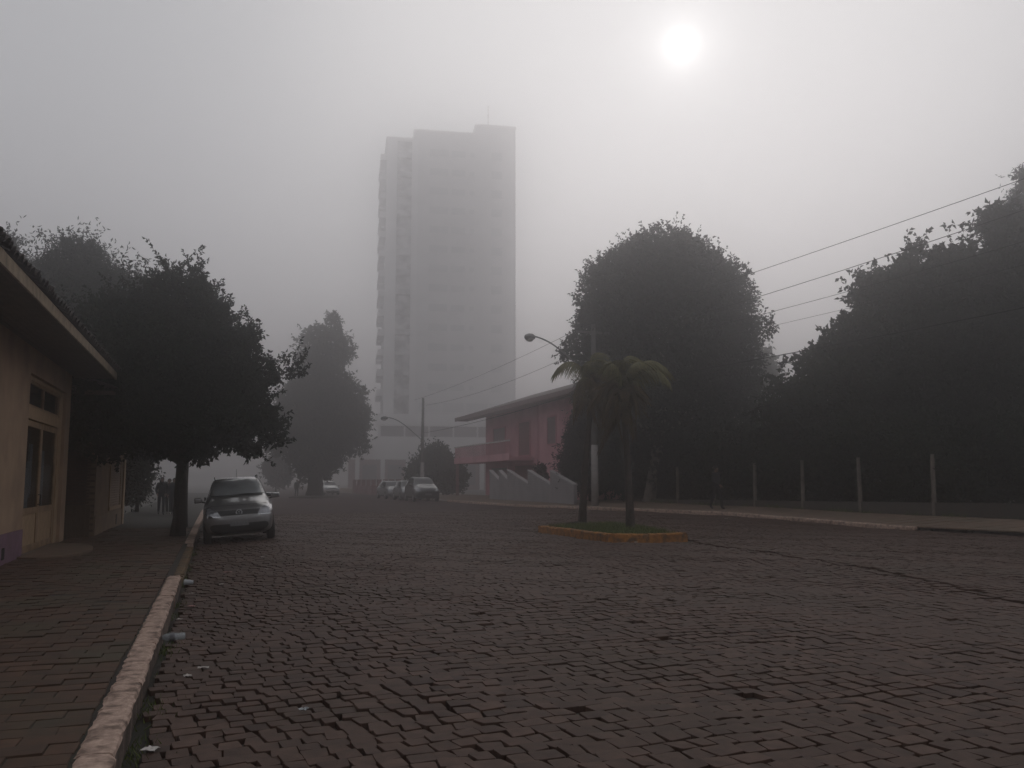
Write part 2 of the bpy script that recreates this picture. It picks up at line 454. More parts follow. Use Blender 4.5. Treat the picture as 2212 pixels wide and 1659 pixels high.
# ---- kerbs: one worn stone after another
def kerb_stone(p0, p1, width, top0, top1, depth, mat, parent, rough=0.012, seed=0, face=None):
    """stone from p0 to p1 (xy of the road-side edge); body lies to the left of p0->p1"""
    rg = np.random.default_rng(seed)
    p0 = np.array(p0, float); p1 = np.array(p1, float); d = p1 - p0; L = np.linalg.norm(d); d /= L
    nrm_ = np.array([-d[1], d[0]])
    ns = max(3, int(L / 0.09)); vs = []
    gp = 0.0015
    for i in range(ns + 1):
        s_ = gp + (L - 2 * gp) * i / ns
        b = p0 + d * s_; tp = top0 + (top1 - top0) * i / ns
        j = lambda a: rg.normal(0, a)
        chip = abs(rg.normal(0, rough)) if rg.random() < 0.5 else 0
        prof = [(0.0, -depth), (0.004 + j(.003), -0.035), (0.012 + chip + j(rough * .3), -0.006 - chip * .6 + j(.003)),
                (0.03 + chip, j(.003)), (width * .6, 0.003 + j(.003)), (width - 0.03 - abs(j(rough)), j(.004)),
                (width - abs(j(rough)), -0.02), (width, -depth)]
        for (a, z) in prof:
            q = b + nrm_ * a; vs.append((q[0], q[1], tp + z))
    k = 8
    fs = [(i*k+a, i*k+a+1, (i+1)*k+a+1, (i+1)*k+a) for i in range(ns) for a in range(k - 1)]
    fs += [tuple(range(k)), tuple(range(ns * k + k - 1, ns * k - 1, -1))]
    vs = np.array(vs); c = vs.mean(0)
    o = MB().add(vs - c, [f[::-1] for f in fs]).build('kerb_stone', mat, parent)
    o.location = c
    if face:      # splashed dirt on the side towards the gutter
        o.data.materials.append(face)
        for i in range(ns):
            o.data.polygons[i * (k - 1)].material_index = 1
    return o
kerb = MB().box(-0.69, -0.55, -8, 15.2, -0.3, -0.035).build('kerb', M_kerb_grey)
tag(kerb, kind='structure')
y = 1.2; k = 0
while y < 15.0:
    L = min(random.uniform(0.75, 1.05), 15.2 - y)
    if 15.2 - (y + L) < 0.3: L = 15.2 - y
    dx = random.uniform(-0.012, 0.012)
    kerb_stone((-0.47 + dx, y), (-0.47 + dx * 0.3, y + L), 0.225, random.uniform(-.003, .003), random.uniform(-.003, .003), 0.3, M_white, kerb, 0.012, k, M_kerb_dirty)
    y += L; k += 1
drop = MB().box(-0.69, -0.60, 15.2, 23.0, -0.3, -0.12).build('dropped_kerb', M_kerb_grey); tag(drop, kind='structure')
while y < 22.6:
    L = min(random.uniform(0.8, 1.0), 23.0 - y)
    kerb_stone((-0.47, y), (-0.47, y + L), 0.225, -0.085, -0.085, 0.2, M_yellow_worn, drop, 0.02, k); y += L; k += 1
kerb2 = MB().box(-0.69, -0.60, 23.05, 90, -0.4, -0.08).build('kerb', M_kerb_grey); tag(kerb2, kind='structure')
y = 23.05
while y < 50:
    L = random.uniform(0.85, 1.05)
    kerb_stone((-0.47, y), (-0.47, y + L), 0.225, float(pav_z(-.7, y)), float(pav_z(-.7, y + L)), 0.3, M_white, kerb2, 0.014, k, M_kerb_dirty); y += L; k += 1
# ramp of yellow-brown pavers at the dropped kerb is part of the pavement: worn paint patches
# ---- right kerb, pavement and slabs
pav_r = sheet('pavement', lambda y: (float(kerb_x(y)) + 0.14, float(np.interp(y, [4, 14, 23.7, 31.7, 36.5, 46, 60, 260], [27.6, 25.0, 22.72, 21.2, 20.3, 19.5, 19.2, 19.2]))), list(np.arange(4, 200, 1.0)), 8,
              lambda x, y: float(kerb_top(y)) - 0.012 + 0.06 * max(0, x - float(kerb_x(y)) - 0.14), M_slab)
kr = MB().tube([(x + 0.12, y, float(kerb_top(y)) - 0.14) for x, y in KERB_R[3:13]], 0.07, 6).build('kerb', M_kerb_grey); tag(kr, kind='structure')
def along(pts, step):
    """walk a polyline in equal steps"""
    pts = np.array(pts, float); seg = np.linalg.norm(np.diff(pts, axis=0), axis=1); s = np.concatenate([[0], np.cumsum(seg)])
    t = np.arange(0, s[-1], step)
    return np.stack([np.interp(t, s, pts[:, i]) for i in range(pts.shape[1])], 1)
pts = along(KERB_R[3:12], 0.95)
for i in range(len(pts) - 1):
    a, b = pts[i], pts[i + 1]
    kerb_stone(b, a, 0.20, float(kerb_top(b[1])) + random.uniform(-.008, .008), float(kerb_top(a[1])) + random.uniform(-.008, .008), 0.3, M_white, kr, 0.02, 300 + i)
for yy in np.arange(9.0, 23.5, 0.62):      # slabs of the right pavement nearest the camera
    for i in range(4):
        x0 = float(kerb_x(yy)) + 0.16 + i * 0.78; 
        if x0 + .7 > float(np.interp(yy, [4, 14, 23.7, 31.7], [27.6, 25.0, 22.72, 21.2])) - 0.1: continue
        za = float(kerb_top(yy)) - 0.012 + 0.06 * (i * 0.78); zb = za + 0.06 * 0.76
        sh = float(kerb_x(yy + 0.6)) - float(kerb_x(yy))
        t_ = 0.022 + random.uniform(-.005, .006)
        o = MB().hexa([(0, 0, -.02), (.76, 0, zb - za - .02), (.76 + sh, .6, zb - za - .02), (sh, .6, -.02),
                       (0.01, 0.01, t_), (.75, 0.01, zb - za + t_), (.75 + sh, .59, zb - za + t_), (sh + .01, .59, t_)]).build('paving_slab', M_slab, pav_r)
        o.location = (x0, yy, za)
# earth of the wooded lot behind the fence
lot = sheet('wooded_lot', lambda y: (float(np.interp(y, [4, 14, 23.7, 31.7, 36.5, 46], [27.75, 25.15, 22.87, 21.35, 20.45, 19.7])), 70.0), list(np.arange(4, 45.5, 1.5)), 20,
            lambda x, y: 0.45 + 0.05 * math.sin(x * 1.1) + 0.04 * math.sin(y * 1.7 + x), M_earth)

# ================================================================== VEGETATION
M_bark = pmat('bark', (0.045, 0.034, 0.026), (0.022, 0.018, 0.014), rough=0.95, scale=14, bump=0.9, bscale=22)
M_bark_pale = pmat('pale_bark', (0.17, 0.14, 0.12), (0.10, 0.08, 0.07), rough=0.9, scale=6, bump=0.6, bscale=25)
LT = ((0.45, 0.5, 0.45), (1.35, 1.3, 1.2))
M_leaf_a = pmat('leaf_dark', (0.030, 0.040, 0.024), (0.020, 0.028, 0.018), rough=0.6, scale=1.2, tone=LT, transl=0.12, spec=0.06)
M_leaf_b = pmat('leaf_round', (0.028, 0.034, 0.022), (0.020, 0.026, 0.018), rough=0.65, scale=0.7, tone=LT, transl=0.12, spec=0.06)
M_leaf_c = pmat('leaf_lot', (0.028, 0.034, 0.020), (0.018, 0.024, 0.016), rough=0.65, scale=0.6, tone=LT, transl=0.12, spec=0.06)
M_leaf_d = pmat('leaf_far', (0.040, 0.040, 0.030), (0.030, 0.030, 0.024), rough=0.7, scale=0.4, tone=LT, transl=0.12, spec=0.06)
M_leaf_e = pmat('leaf_reddish', (0.052, 0.040, 0.030), (0.034, 0.032, 0.024), rough=0.7, scale=0.5, tone=LT, transl=0.12, spec=0.06)
M_needle = pmat('needle', (0.022, 0.030, 0.022), (0.016, 0.022, 0.017), rough=0.7, scale=1.0, tone=LT, spec=0.06)

def leaves(p, axis, length, width, rng):
    """rhombic leaves folded along the midrib: p (n,3), axis (n,3)"""
    n = len(p)
    axis = axis / np.maximum(np.linalg.norm(axis, axis=1, keepdims=True), 1e-6)
    r = rng.normal(size=(n, 3)); side = np.cross(axis, r); side /= np.maximum(np.linalg.norm(side, axis=1, keepdims=True), 1e-6)
    up = np.cross(side, axis)
    L = (length * rng.uniform(0.65, 1.25, n))[:, None]; W = (width * rng.uniform(0.7, 1.2, n))[:, None]
    mid = p + axis * L * 0.45 + up * W * 0.35
    V = np.stack([p, mid + side * W * 0.5, p + axis * L - up * L * 0.12, mid - side * W * 0.5], 1)
    return V

def lobe_surface(lobes, n, rng, keep=0.80):
    c = np.array([l[:3] for l in lobes], float); r = np.array([l[3:6] for l in lobes], float)
    area = (r[:, 0]*r[:, 1] + r[:, 1]*r[:, 2] + r[:, 0]*r[:, 2])
    out_p = []; out_n = []; got = 0
    while got < n:
        m = n * 2
        i = rng.choice(len(lobes), m, p=area / area.sum())
        d = rng.normal(size=(m, 3)); d /= np.linalg.norm(d, axis=1, keepdims=True)
        p = c[i] + r[i] * d; nn = d / r[i]; nn /= np.linalg.norm(nn, axis=1, keepdims=True)
        q = ((p[:, None] - c[None]) / r[None]); rad = np.linalg.norm(q, axis=2)
        rad[np.arange(m), i] = 9
        ok = rad.min(1) > keep
        out_p.append(p[ok]); out_n.append(nn[ok]); got += ok.sum()
    return np.concatenate(out_p)[:n], np.concatenate(out_n)[:n]

def lobe_fill(lobes, n, rng, lo=0.35, hi=0.97):
    c = np.array([l[:3] for l in lobes], float); r = np.array([l[3:6] for l in lobes], float)
    vol = r.prod(1); i = rng.choice(len(lobes), n, p=vol / vol.sum())
    d = rng.normal(size=(n, 3)); d /= np.linalg.norm(d, axis=1, keepdims=True)
    return c[i] + r[i] * d * (rng.uniform(lo ** 3, hi ** 3, n) ** (1 / 3))[:, None], d

def crown(lobes, seed, n_shoots, per, shoot_len, leaf, n_fill, fill_leaf, upb=0.5, droop=0.0, twig=0.0, hi=0.97):
    rng = np.random.default_rng(seed)
    p, nn = lobe_surface(lobes, n_shoots, rng)
    d = nn + rng.normal(0, 0.35, nn.shape) + np.array([0, 0, upb]); d /= np.linalg.norm(d, axis=1, keepdims=True)
    ln = shoot_len * np.clip(rng.lognormal(-0.15, 0.45, n_shoots), 0.3, 2.2)
    base = p - nn * (shoot_len * 0.55)
    t = np.linspace(0.1, 1.0, per)
    # points along every shoot, bending under gravity
    P = base[:, None] + d[:, None] * (ln[:, None] * t)[..., None] + np.array([0, 0, -1.0]) * (droop * ln[:, None] * t ** 2)[..., None]
    P = P + rng.normal(0, 0.035 * shoot_len, P.shape)
    ax = d[:, None] * 0.55 + rng.normal(0, 0.65, P.shape) + np.array([0, 0, -0.25])
    Vs = leaves(P.reshape(-1, 3), ax.reshape(-1, 3), leaf[0], leaf[1], rng)
    fp, fd = lobe_fill(lobes, n_fill, rng, hi=hi)
    Vf = leaves(fp, rng.normal(0, 1, fp.shape), fill_leaf[0], fill_leaf[1], rng)
    V = np.concatenate([Vs, Vf]); n = len(V)
    tone = np.clip(rng.normal(0.5, 0.25, n), 0, 1)
    verts = V.reshape(-1, 3); b = (np.arange(n) * 4)[:, None]
    F = np.concatenate([b + np.array([[0, 1, 2]]), b + np.array([[0, 2, 3]])]); T = np.concatenate([tone, tone])
    if twig:
        tips = P[:, -1]; s = rng.normal(size=base.shape); s = np.cross(d, s); s /= np.linalg.norm(s, axis=1, keepdims=True); u = np.cross(d, s)
        tv = np.stack([base + s * twig, base - s * twig * .5 + u * twig, base - s * twig * .5 - u * twig, tips], 1).reshape(-1, 3)
        tb = (np.arange(n_shoots) * 4)[:, None] + len(verts)
        TF = np.concatenate([tb + np.array([[0, 1, 3]]), tb + np.array([[1, 2, 3]]), tb + np.array([[2, 0, 3]])])
        verts = np.concatenate([verts, tv]); F = np.concatenate([F, TF]); T = np.concatenate([T, np.full(len(TF), 0.3)])
    return verts, F, T

def tree(name, label, base, limbs, lobes, mat, crown_args, bark=None, cat='tree', group=None):
    """lobes and limbs in world coordinates; the Empty stands at the foot of the trunk"""
    root = empty(name, base, label=label, cat=cat, group=group)
    b = np.array(base, float)
    mb = MB()
    for path, rad in limbs:
        mb.tube([np.array(q, float) - b for q in path], rad, 9)
    mb.build('trunk', bark or M_bark, root, smooth=True)
    v, f, t = crown(lobes, **crown_args)
    o = link(bpy.data.objects.new('crown', np_mesh('crown', v - b, f, mat, t)), root)
    return root

def limbs_to(base, fork, rt, lobes, rb=0.3, extra=()):
    base = np.array(base, float); fork = np.array(fork, float)
    out = [([base + (0, 0, -.1), base * .75 + fork * .25 + (0.02, 0, 0), base * .4 + fork * .6, fork], [rt * 1.35, rt * 1.02, rt * .92, rt * .85])]
    for l in lobes:
        e = np.array(l[:3], float)
        m = fork * .5 + e * .5 + (0, 0, -0.08 * np.linalg.norm(e - fork))
        out.append(([fork * 1.0 + (0, 0, -0.1), m, e], [rt * rb * 1.9, rt * rb * 1.2, rt * rb * .4]))
    return out + list(extra)

def clumps(lobes, n, lo, hi, seed, push=.2, keep=.8):
    rg = np.random.default_rng(seed); p, nn = lobe_surface(lobes, n, rg, keep)
    return list(lobes) + [tuple(q + m * (push * a - .35 * a)) + (a, a, a * rg.uniform(.7, 1.1)) for q, m, a in zip(p, nn, rg.uniform(lo, hi, n))]
# street tree by the parked car
T1 = (-0.95, 25.9, 0.0)
L1 = [(-1.2, 25.6, 4.5, 1.7, 1.8, 1.6), (-1.5, 25.7, 5.5, 1.2, 1.4, 1.2), (-0.75, 25.4, 6.1, 0.75, 1.0, 0.95), (0.1, 25.0, 4.6, 0.9, 1.2, 1.0), (0.65, 24.9, 3.6, 0.8, 1.1, 0.75), (-2.6, 25.9, 4.6, 1.2, 1.4, 1.6),
      (-0.2, 25.2, 3.0, 1.3, 1.5, 0.75), (-2.2, 25.8, 3.0, 1.1, 1.4, 0.75), (-1.25, 26.6, 5.2, 1.4, 1.6, 1.5), (-2.3, 25.8, 6.0, .8, .9, .8), (-3.3, 25.9, 5.4, .8, .9, .9),
      (-0.72, 25.4, 6.95, .32, .4, .55), (-1.35, 25.6, 6.7, .35, .4, .5), (-0.05, 25.1, 5.95, .38, .5, .5), (0.75, 24.9, 5.3, .35, .45, .45), (1.25, 24.8, 4.2, .4, .4, .28), (1.75, 24.7, 4.4, .4, .3, .12), (2.1, 24.7, 4.5, .2, .2, .08), (1.3, 24.8, 2.85, .45, .5, .3), (0.9, 24.8, 2.3, .35, .4, .25), (-3.1, 26, 2.7, .8, .9, .7)]
L1 = clumps(L1, 60, .22, .5, 101, .5)
tree('street_tree', 'dark leafy street tree overhanging the pavement beside the parked silver hatchback', T1,
     limbs_to(T1, (-0.9, 25.8, 2.05), 0.17, L1[:9]), L1, M_leaf_a,
     dict(seed=1, n_shoots=1500, per=30, shoot_len=0.55, leaf=(0.115, 0.058), n_fill=34000, fill_leaf=(0.19, 0.10), upb=0.75, twig=0.008, hi=0.88))
# side branch reaching over the car, its own low spray is part of the crown lobes above
T2 = (-1.1, 31.5, -0.02)
L2 = [(-1.3, 31.5, 4.2, 1.7, 1.8, 1.7), (-2.0, 31.7, 3.2, 1.2, 1.3, 1.0)]
tree('street_tree', 'second street tree standing close behind the first, mostly hidden by it', T2,
     limbs_to(T2, (-1.05, 31.4, 2.3), 0.20, L2), L2, M_leaf_a,
     dict(seed=2, n_shoots=500, per=18, shoot_len=0.6, leaf=(0.13, 0.07), n_fill=9000, fill_leaf=(0.24, 0.13)))
# tall trees behind the houses on the left
T3 = (-6.4, 40.7, -0.1)
L3 = [(-6.22, 40.70, 7.42, 2.56, 2.40, 3.26), (-6.14, 40.70, 10.16, 1.04, 1.20, 1.55), (-5.33, 40.70, 10.01, 0.80, 1.04, 1.48), (-7.10, 41.00, 9.27, 1.04, 1.20, 1.24), (-7.99, 41.44, 8.09, 1.76, 1.60, 1.94), (-4.37, 40.40, 8.38, 1.20, 1.28, 2.02), (-3.40, 39.96, 8.09, 0.96, 1.20, 2.02), (-3.70, 40.33, 5.20, 2.00, 1.60, 2.33)]
tree('tall_tree', 'tall hazy tree with ragged tufted top behind the houses on the left', T3,
     limbs_to(T3, (-6.3, 40.7, 4.2), 0.28, L3), L3, M_leaf_a,
     dict(seed=3, n_shoots=2200, per=14, shoot_len=0.75, leaf=(0.20, 0.07), n_fill=30000, fill_leaf=(0.28, 0.14), upb=0.9))
T3b = (-9.5, 43.7, -0.1)
L3b = [(-9.32, 43.66, 8.90, 1.52, 1.60, 2.64), (-9.18, 43.66, 11.05, 0.72, 0.80, 1.40), (-8.14, 43.36, 9.57, 0.64, 0.72, 1.40), (-9.77, 43.66, 6.31, 2.00, 2.00, 2.33)]
tree('tall_tree', 'fainter hazy tree above the tiled eave at the left edge', T3b,
     limbs_to(T3b, (-9.5, 43.7, 4.2), 0.25, L3b), L3b, M_leaf_a,
     dict(seed=4, n_shoots=900, per=12, shoot_len=0.75, leaf=(0.20, 0.07), n_fill=9000, fill_leaf=(0.28, 0.14), upb=0.9))
# tree in the median further down, person beside it
T4 = (8.7, 84.5, -0.10)
L4 = [(9.0, 84.5, 7.3, 3.9, 3.6, 3.6), (9.3, 84.6, 10.2, 2.9, 2.6, 2.0), (9.4, 84.8, 13.4, 2.3, 1.6, 1.15), (8.6, 84.8, 15.3, 1.25, 1.1, .8), (10.0, 84.9, 16.0, 0.85, 1, 1.3), (11.8, 84.2, 7.2, 1.9, 2, 2.4), (6.4, 85, 6.9, 2.0, 2, 2.4), (8.8, 84.5, 3.9, 2.5, 2.3, 1.9),
      (11.3, 84.4, 14.0, .8, .9, .9), (7.4, 85, 12.6, .9, .9, .9), (7.2, 85, 14.6, .6, .7, .5), (12.3, 84, 9.6, 1.0, 1, 1.0), (12.6, 84, 5.0, 1.0, 1, 1.2), (5.4, 85, 4.6, 1.0, 1, 1.0), (6.0, 85, 9.2, 1.0, 1.0, .9), (10.2, 84.9, 17.2, .45, .5, .5)]
tree('median_tree', 'tall tapering hazy tree on the median with a thick trunk', T4,
     limbs_to(T4, (8.8, 84.5, 3.0), 0.72, L4[:5], 0.22), clumps(L4, 45, .4, .9, 104, .5), M_leaf_e,
     dict(seed=5, n_shoots=1900, per=12, shoot_len=0.6, leaf=(0.30, 0.15), n_fill=22000, fill_leaf=(0.42, 0.24), upb=0.2), bark=M_bark)
# round dense tree behind the fence
T5 = (19.9, 39.0, 0.45)
L5 = [(22.0, 40.0, 9.4, 4.3, 4.0, 4.6), (22.0, 40.0, 12.0, 2.6, 2.6, 2.5), (20.0, 40.4, 10.6, 2.5, 2.5, 2.7), (24.0, 39.2, 10.4, 2.3, 2.4, 2.8), (24.8, 39.0, 7.6, 1.8, 2.2, 3.0), (18.9, 40.8, 8.4, 1.7, 1.9, 2.0),
      (22.0, 40.0, 5.3, 4.2, 3.2, 2.7), (22.6, 40.6, 2.6, 4.0, 2.6, 2.3), (19.5, 40.6, 5.8, 1.9, 2.0, 2.4), (25.2, 39.0, 5.0, 1.7, 2.0, 2.6)]
L5 = [(a - .5, b, c, d, e, f) for a, b, c, d, e, f in L5]
_rg = np.random.default_rng(77)
_p, _n = lobe_surface(L5, 46, _rg)
L5 = L5 + [tuple(q - m * .15) + (a, a, a * .85) for q, m, a in zip(_p, _n, _rg.uniform(.5, 1.0, 46))]
tree('round_tree', 'big dense round-topped tree with a pale trunk behind the fence posts', T5,
     limbs_to(T5, (20.6, 39.3, 3.4), 0.26, L5[:9], 0.35), L5, M_leaf_b,
     dict(seed=6, n_shoots=4200, per=11, shoot_len=0.40, leaf=(0.17, 0.10), n_fill=56000, fill_leaf=(0.28, 0.18), upb=0.05, hi=0.92), bark=M_bark_pale)
# thicket and trees of the wooded lot on the right
T6 = (27.0, 30.0, 0.45)
L6 = [(26.9, 29.2, 7.8, 1.9, 2.0, 2.3), (24.9, 29.7, 6.2, 1.7, 1.9, 1.9), (23.3, 30.2, 4.9, 1.4, 1.8, 1.6), (28.9, 28.7, 8.4, 2.2, 2.2, 2.6), (22.4, 30.6, 3.7, 1.3, 1.8, 1.5), (26.7, 29.5, 4.4, 3.0, 2.4, 2.8), (26.0, 29.5, 9.0, .6, .7, .8), (27.6, 28.9, 10.0, .8, .8, .8), (29.2, 28.5, 10.6, .9, 1, .8), (24.3, 29.9, 7.7, .6, .6, .7), (25.6, 29.6, 8.3, .9, .9, .9), (26.5, 29.3, 9.6, .7, .7, .8)]
tree('broadleaf_tree', 'dark broadleaf tree with loose sprays of large leaves, right of the round tree', T6,
     limbs_to(T6, (26.8, 29.8, 3.0), 0.28, L6), clumps(L6, 70, .25, .6, 106, .7), M_leaf_c,
     dict(seed=7, n_shoots=1700, per=16, shoot_len=0.8, leaf=(0.24, 0.13), n_fill=36000, fill_leaf=(0.30, 0.18), upb=0.35, droop=0.2, hi=0.86, twig=0.01))
T7 = (31.5, 27.5, 0.45)
L7 = [(31.0, 27.0, 9.0, 2.4, 2.2, 3.0), (32.6, 26.4, 8.6, 2.6, 2.4, 3.4), (30.4, 27.2, 5.0, 2.8, 2.2, 2.7), (31.2, 26.8, 11.4, 1.5, 1.4, 1.0)]
tree('broadleaf_tree', 'dark spreading tree at the right edge below the layered conifer', T7,
     limbs_to(T7, (31.3, 27.3, 3.0), 0.3, L7), clumps(L7, 40, .4, .9, 107, .6), M_leaf_c,
     dict(seed=8, n_shoots=1100, per=16, shoot_len=0.8, leaf=(0.25, 0.13), n_fill=26000, fill_leaf=(0.32, 0.18), upb=0.3, droop=0.2, hi=0.88, twig=0.01))
T8 = (37.6, 32.0, 0.45)
L8 = [(37.4, 32, z, r_, r_, 0.62) for z, r_ in ((16.3, 0.75), (15.3, 1.0), (14.2, 1.35), (13.0, 1.7), (11.6, 2.0))]
tree('araucaria', 'dark conifer with layered rounded boughs at the right edge', T8,
     [([(37.6, 32, .3), (37.5, 32, 9), (37.4, 32, 16.6)], [0.3, 0.22, 0.06])] , L8, M_needle,
     dict(seed=9, n_shoots=900, per=10, shoot_len=0.4, leaf=(0.22, 0.05), n_fill=9000, fill_leaf=(0.26, 0.08), upb=0.25))
# understorey behind the fence, one bush per gap
for i, (x, y, h, w, lab) in enumerate((
        (24.6, 24.6, 3.0, 2.2, 'dark bush behind the fence, between the nearest fence post and the right edge'),
        (23.6, 27.2, 3.4, 1.9, 'dark bush behind the two nearest fence posts'),
        (22.9, 30.4, 3.2, 1.8, 'dark bush behind the fence posts in the middle of the row'),
        (22.2, 33.6, 3.2, 1.8, 'dark bush behind the fence to the right of the walking person'),
        (22.6, 36.6, 3.4, 1.9, 'dark bush behind the fence just right of the pale tree trunk'),
        (21.6, 42.4, 4.2, 2.2, 'dark bush behind the pale trunk of the round tree'),
        (27.0, 22.6, 3.2, 2.2, 'dark bush at the right edge behind the low wall'))):
    b = (x, y, 0.45)
    Lb = [(x, y, 0.4 + h * .45, w, w * .8, h * .55), (x + w * .5, y - .3, 0.4 + h * .7, w * .6, w * .6, h * .4), (x - w * .5, y + .5, 0.4 + h * .6, w * .6, w * .6, h * .45)]
    tree('bush', lab, b, [([(x, y, .3), (x, y, h * .6)], [.06, .03])], Lb, M_leaf_c,
         dict(seed=20 + i, n_shoots=260, per=14, shoot_len=0.6, leaf=(0.17, 0.09), n_fill=9000, fill_leaf=(0.26, 0.16)), cat='bush', group='bushes behind the fence')
# conifer left of the round tree, behind the palms
T9 = (18.6, 43.2, 0.3)
L9 = [(18.7, 43.2, 1.6, 1.5, 1.5, .8), (18.7, 43.2, 2.6, 1.7, 1.6, .8), (18.75, 43.2, 3.7, 1.5, 1.5, .9), (18.8, 43.2, 4.7, 1.2, 1.2, .9), (18.8, 43.2, 5.8, .9, .9, 1.0)]
tree('conifer', 'dark small conifer beside the pink house behind the left palm', T9,
     [([(18.7, 43.2, .2), (18.7, 43.2, 6)], [.14, .04])], L9, M_needle,
     dict(seed=31, n_shoots=600, per=10, shoot_len=0.55, leaf=(0.22, 0.06), n_fill=9000, fill_leaf=(0.26, 0.12), upb=-0.1))
# hazy trees far behind the fence gap, bush by the parked cars, small tree far down the street
T10 = (43.5, 70.0, 0.2)
L10 = [(43.5, 70, 14.5, 2.6, 2.6, 3.0), (42.0, 70.5, 11.5, 2.4, 2.4, 3.0), (45.5, 69.5, 11.0, 3.0, 2.6, 3.4)]
tree('far_tree', 'pale hazy tree seen through the gap between the round tree and the wires', T10,
     limbs_to(T10, (43.5, 70, 8), 0.35, L10), L10, M_leaf_a,
     dict(seed=32, n_shoots=500, per=10, shoot_len=1.0, leaf=(0.4, 0.2), n_fill=5000, fill_leaf=(0.6, 0.35)))
T11 = (17.4, 73.0, 0.1)
L11 = [(17.5, 73.2, 3.2, 1.4, 1.4, 1.3), (16.6, 73.4, 2.0, 1.5, 1.4, 1.5), (18.5, 72.8, 1.8, 1.6, 1.4, 1.4)]
tree('bush', 'rounded hazy bush behind the parked cars', T11, [([(17.4, 73, .1), (17.5, 73.2, 2.5)], [.12, .05])], L11, M_leaf_a,
     dict(seed=33, n_shoots=500, per=10, shoot_len=0.5, leaf=(0.26, 0.14), n_fill=7000, fill_leaf=(0.34, 0.2)), cat='bush')
T12 = (7.0, 113.5, -0.1)
L12 = [(7.0, 113.5, 3.0, 1.5, 1.4, 1.3), (7.5, 113.5, 1.9, 1.3, 1.2, 1.1)]
tree('far_tree', 'small faint tree far down the street, left of the median tree', T12, limbs_to(T12, (7.0, 113.5, 1.5), .12, L12), L12, M_leaf_e,
     dict(seed=34, n_shoots=300, per=10, shoot_len=0.6, leaf=(0.4, 0.2), n_fill=3500, fill_leaf=(0.5, 0.3)))
T13 = (-3.6, 47.0, -0.05)
L13 = [(-3.9, 47, 1.9, 1.1, 1.2, 1.6), (-3.5, 46.6, 3.4, 1.0, 1.2, 1.1), (-4.4, 46.0, 3.0, 1.2, 1.4, 2.4)]
tree('bush', 'dark garden bush at the edge of the pavement behind the three people', T13, [([(-3.6, 47, -.1), (-3.6, 47, 3)], [.1, .04])], L13, M_leaf_a,
     dict(seed=35, n_shoots=400, per=12, shoot_len=0.7, leaf=(0.16, 0.08), n_fill=6000, fill_leaf=(0.26, 0.14)), cat='bush')

# ---- planter with two palms in the middle of the street
M_grass = pmat('grass_blade', (0.10, 0.135, 0.030), (0.075, 0.095, 0.024), rough=0.8, scale=3, tone=LT, transl=0.15)
M_soil = pmat('soil', (0.030, 0.026, 0.016), (0.022, 0.024, 0.012), rough=0.95, scale=5, bump=0.5, bscale=40)
PX0, PX1, PY0, PY1 = 9.15, 11.42, 20.1, 25.1
pl = empty('planter', (10.3, 22.6, 0.0), label='raised planter with yellow painted kerb and grass around two palms', cat='planter')
def pl_stone(a, b, i):
    o = kerb_stone(a, b, 0.17, float(road_z(*a)) + 0.19 + random.uniform(-.01, .01), float(road_z(*b)) + 0.19 + random.uniform(-.01, .01), 0.26, M_yellow, None, 0.016, 700 + i)
    o.parent = pl; o.location = Vector(o.location) - Vector((10.3, 22.6, 0)); return o
cr = [(PX0, PY0), (PX1, PY0 + 0.15), (PX1 - .1, PY1), (PX0 - .15, PY1 - 0.4)]
k = 0
for a, b in zip(cr, cr[1:] + cr[:1]):
    a = np.array(a); b = np.array(b); n = max(2, round(np.linalg.norm(b - a) / 0.95))
    for i in range(n):
        pl_stone(a + (b - a) * i / n, a + (b - a) * (i + 1) / n, k); k += 1
rs = lambda x, y: float(road_z(x, y)) + 0.12 + 0.09 * math.exp(-((x - 10.3) ** 2 + (y - 22.6) ** 2) / 3.5)
nx_, ny_ = 12, 18
vs_ = [(PX0 - .05 + (PX1 - PX0) * i / nx_ - 10.3, PY0 + .1 + (PY1 - PY0 - .35) * j / ny_ - 22.6, rs(PX0 + (PX1 - PX0) * i / nx_, PY0 + (PY1 - PY0) * j / ny_)) for j in range(ny_ + 1) for i in range(nx_ + 1)]
MB().add(vs_, [(j*(nx_+1)+i, j*(nx_+1)+i+1, (j+1)*(nx_+1)+i+1, (j+1)*(nx_+1)+i) for j in range(ny_) for i in range(nx_)]).build('soil', M_soil, pl, smooth=True)
def blades(pts, hgt, wid, rng):
    n = len(pts); a = rng.uniform(0, 2 * math.pi, n); lean = rng.normal(0, 0.4, (n, 2)); h = hgt * rng.uniform(.4, 1.2, n)
    d = np.stack([np.cos(a), np.sin(a), np.zeros(n)], 1) * wid
    tip = pts + np.concatenate([lean * h[:, None], h[:, None]], 1)
    V = np.stack([pts - d, pts + d, tip], 1).reshape(-1, 3)
    return V, np.arange(n * 3).reshape(-1, 3), np.clip(rng.normal(.5, .25, n), 0, 1)
n = 9000
gx = RNG.uniform(PX0 + .08, PX1 - .2, n); gy = RNG.uniform(PY0 + .2, PY1 - .35, n)
gz = np.array([rs(a, b) for a, b in zip(gx, gy)])
V, F, T = blades(np.stack([gx - 10.3, gy - 22.6, gz - .01], 1), 0.14, 0.007, RNG)
tag(link(bpy.data.objects.new('grass', np_mesh('grass', V, F, M_grass, T)), pl), kind='stuff')
MB().tube([(-.5, 1.9, .22), (-.2, 1.75, .26), (.02, 1.7, .24)], [.05, .06, .04], 7).build('clod', M_bark, pl)
MB().tube([(.25, -.75, .22), (.4, -.6, .27), (.5, -.62, .22)], [.05, .07, .04], 7).build('clod', M_bark, pl)

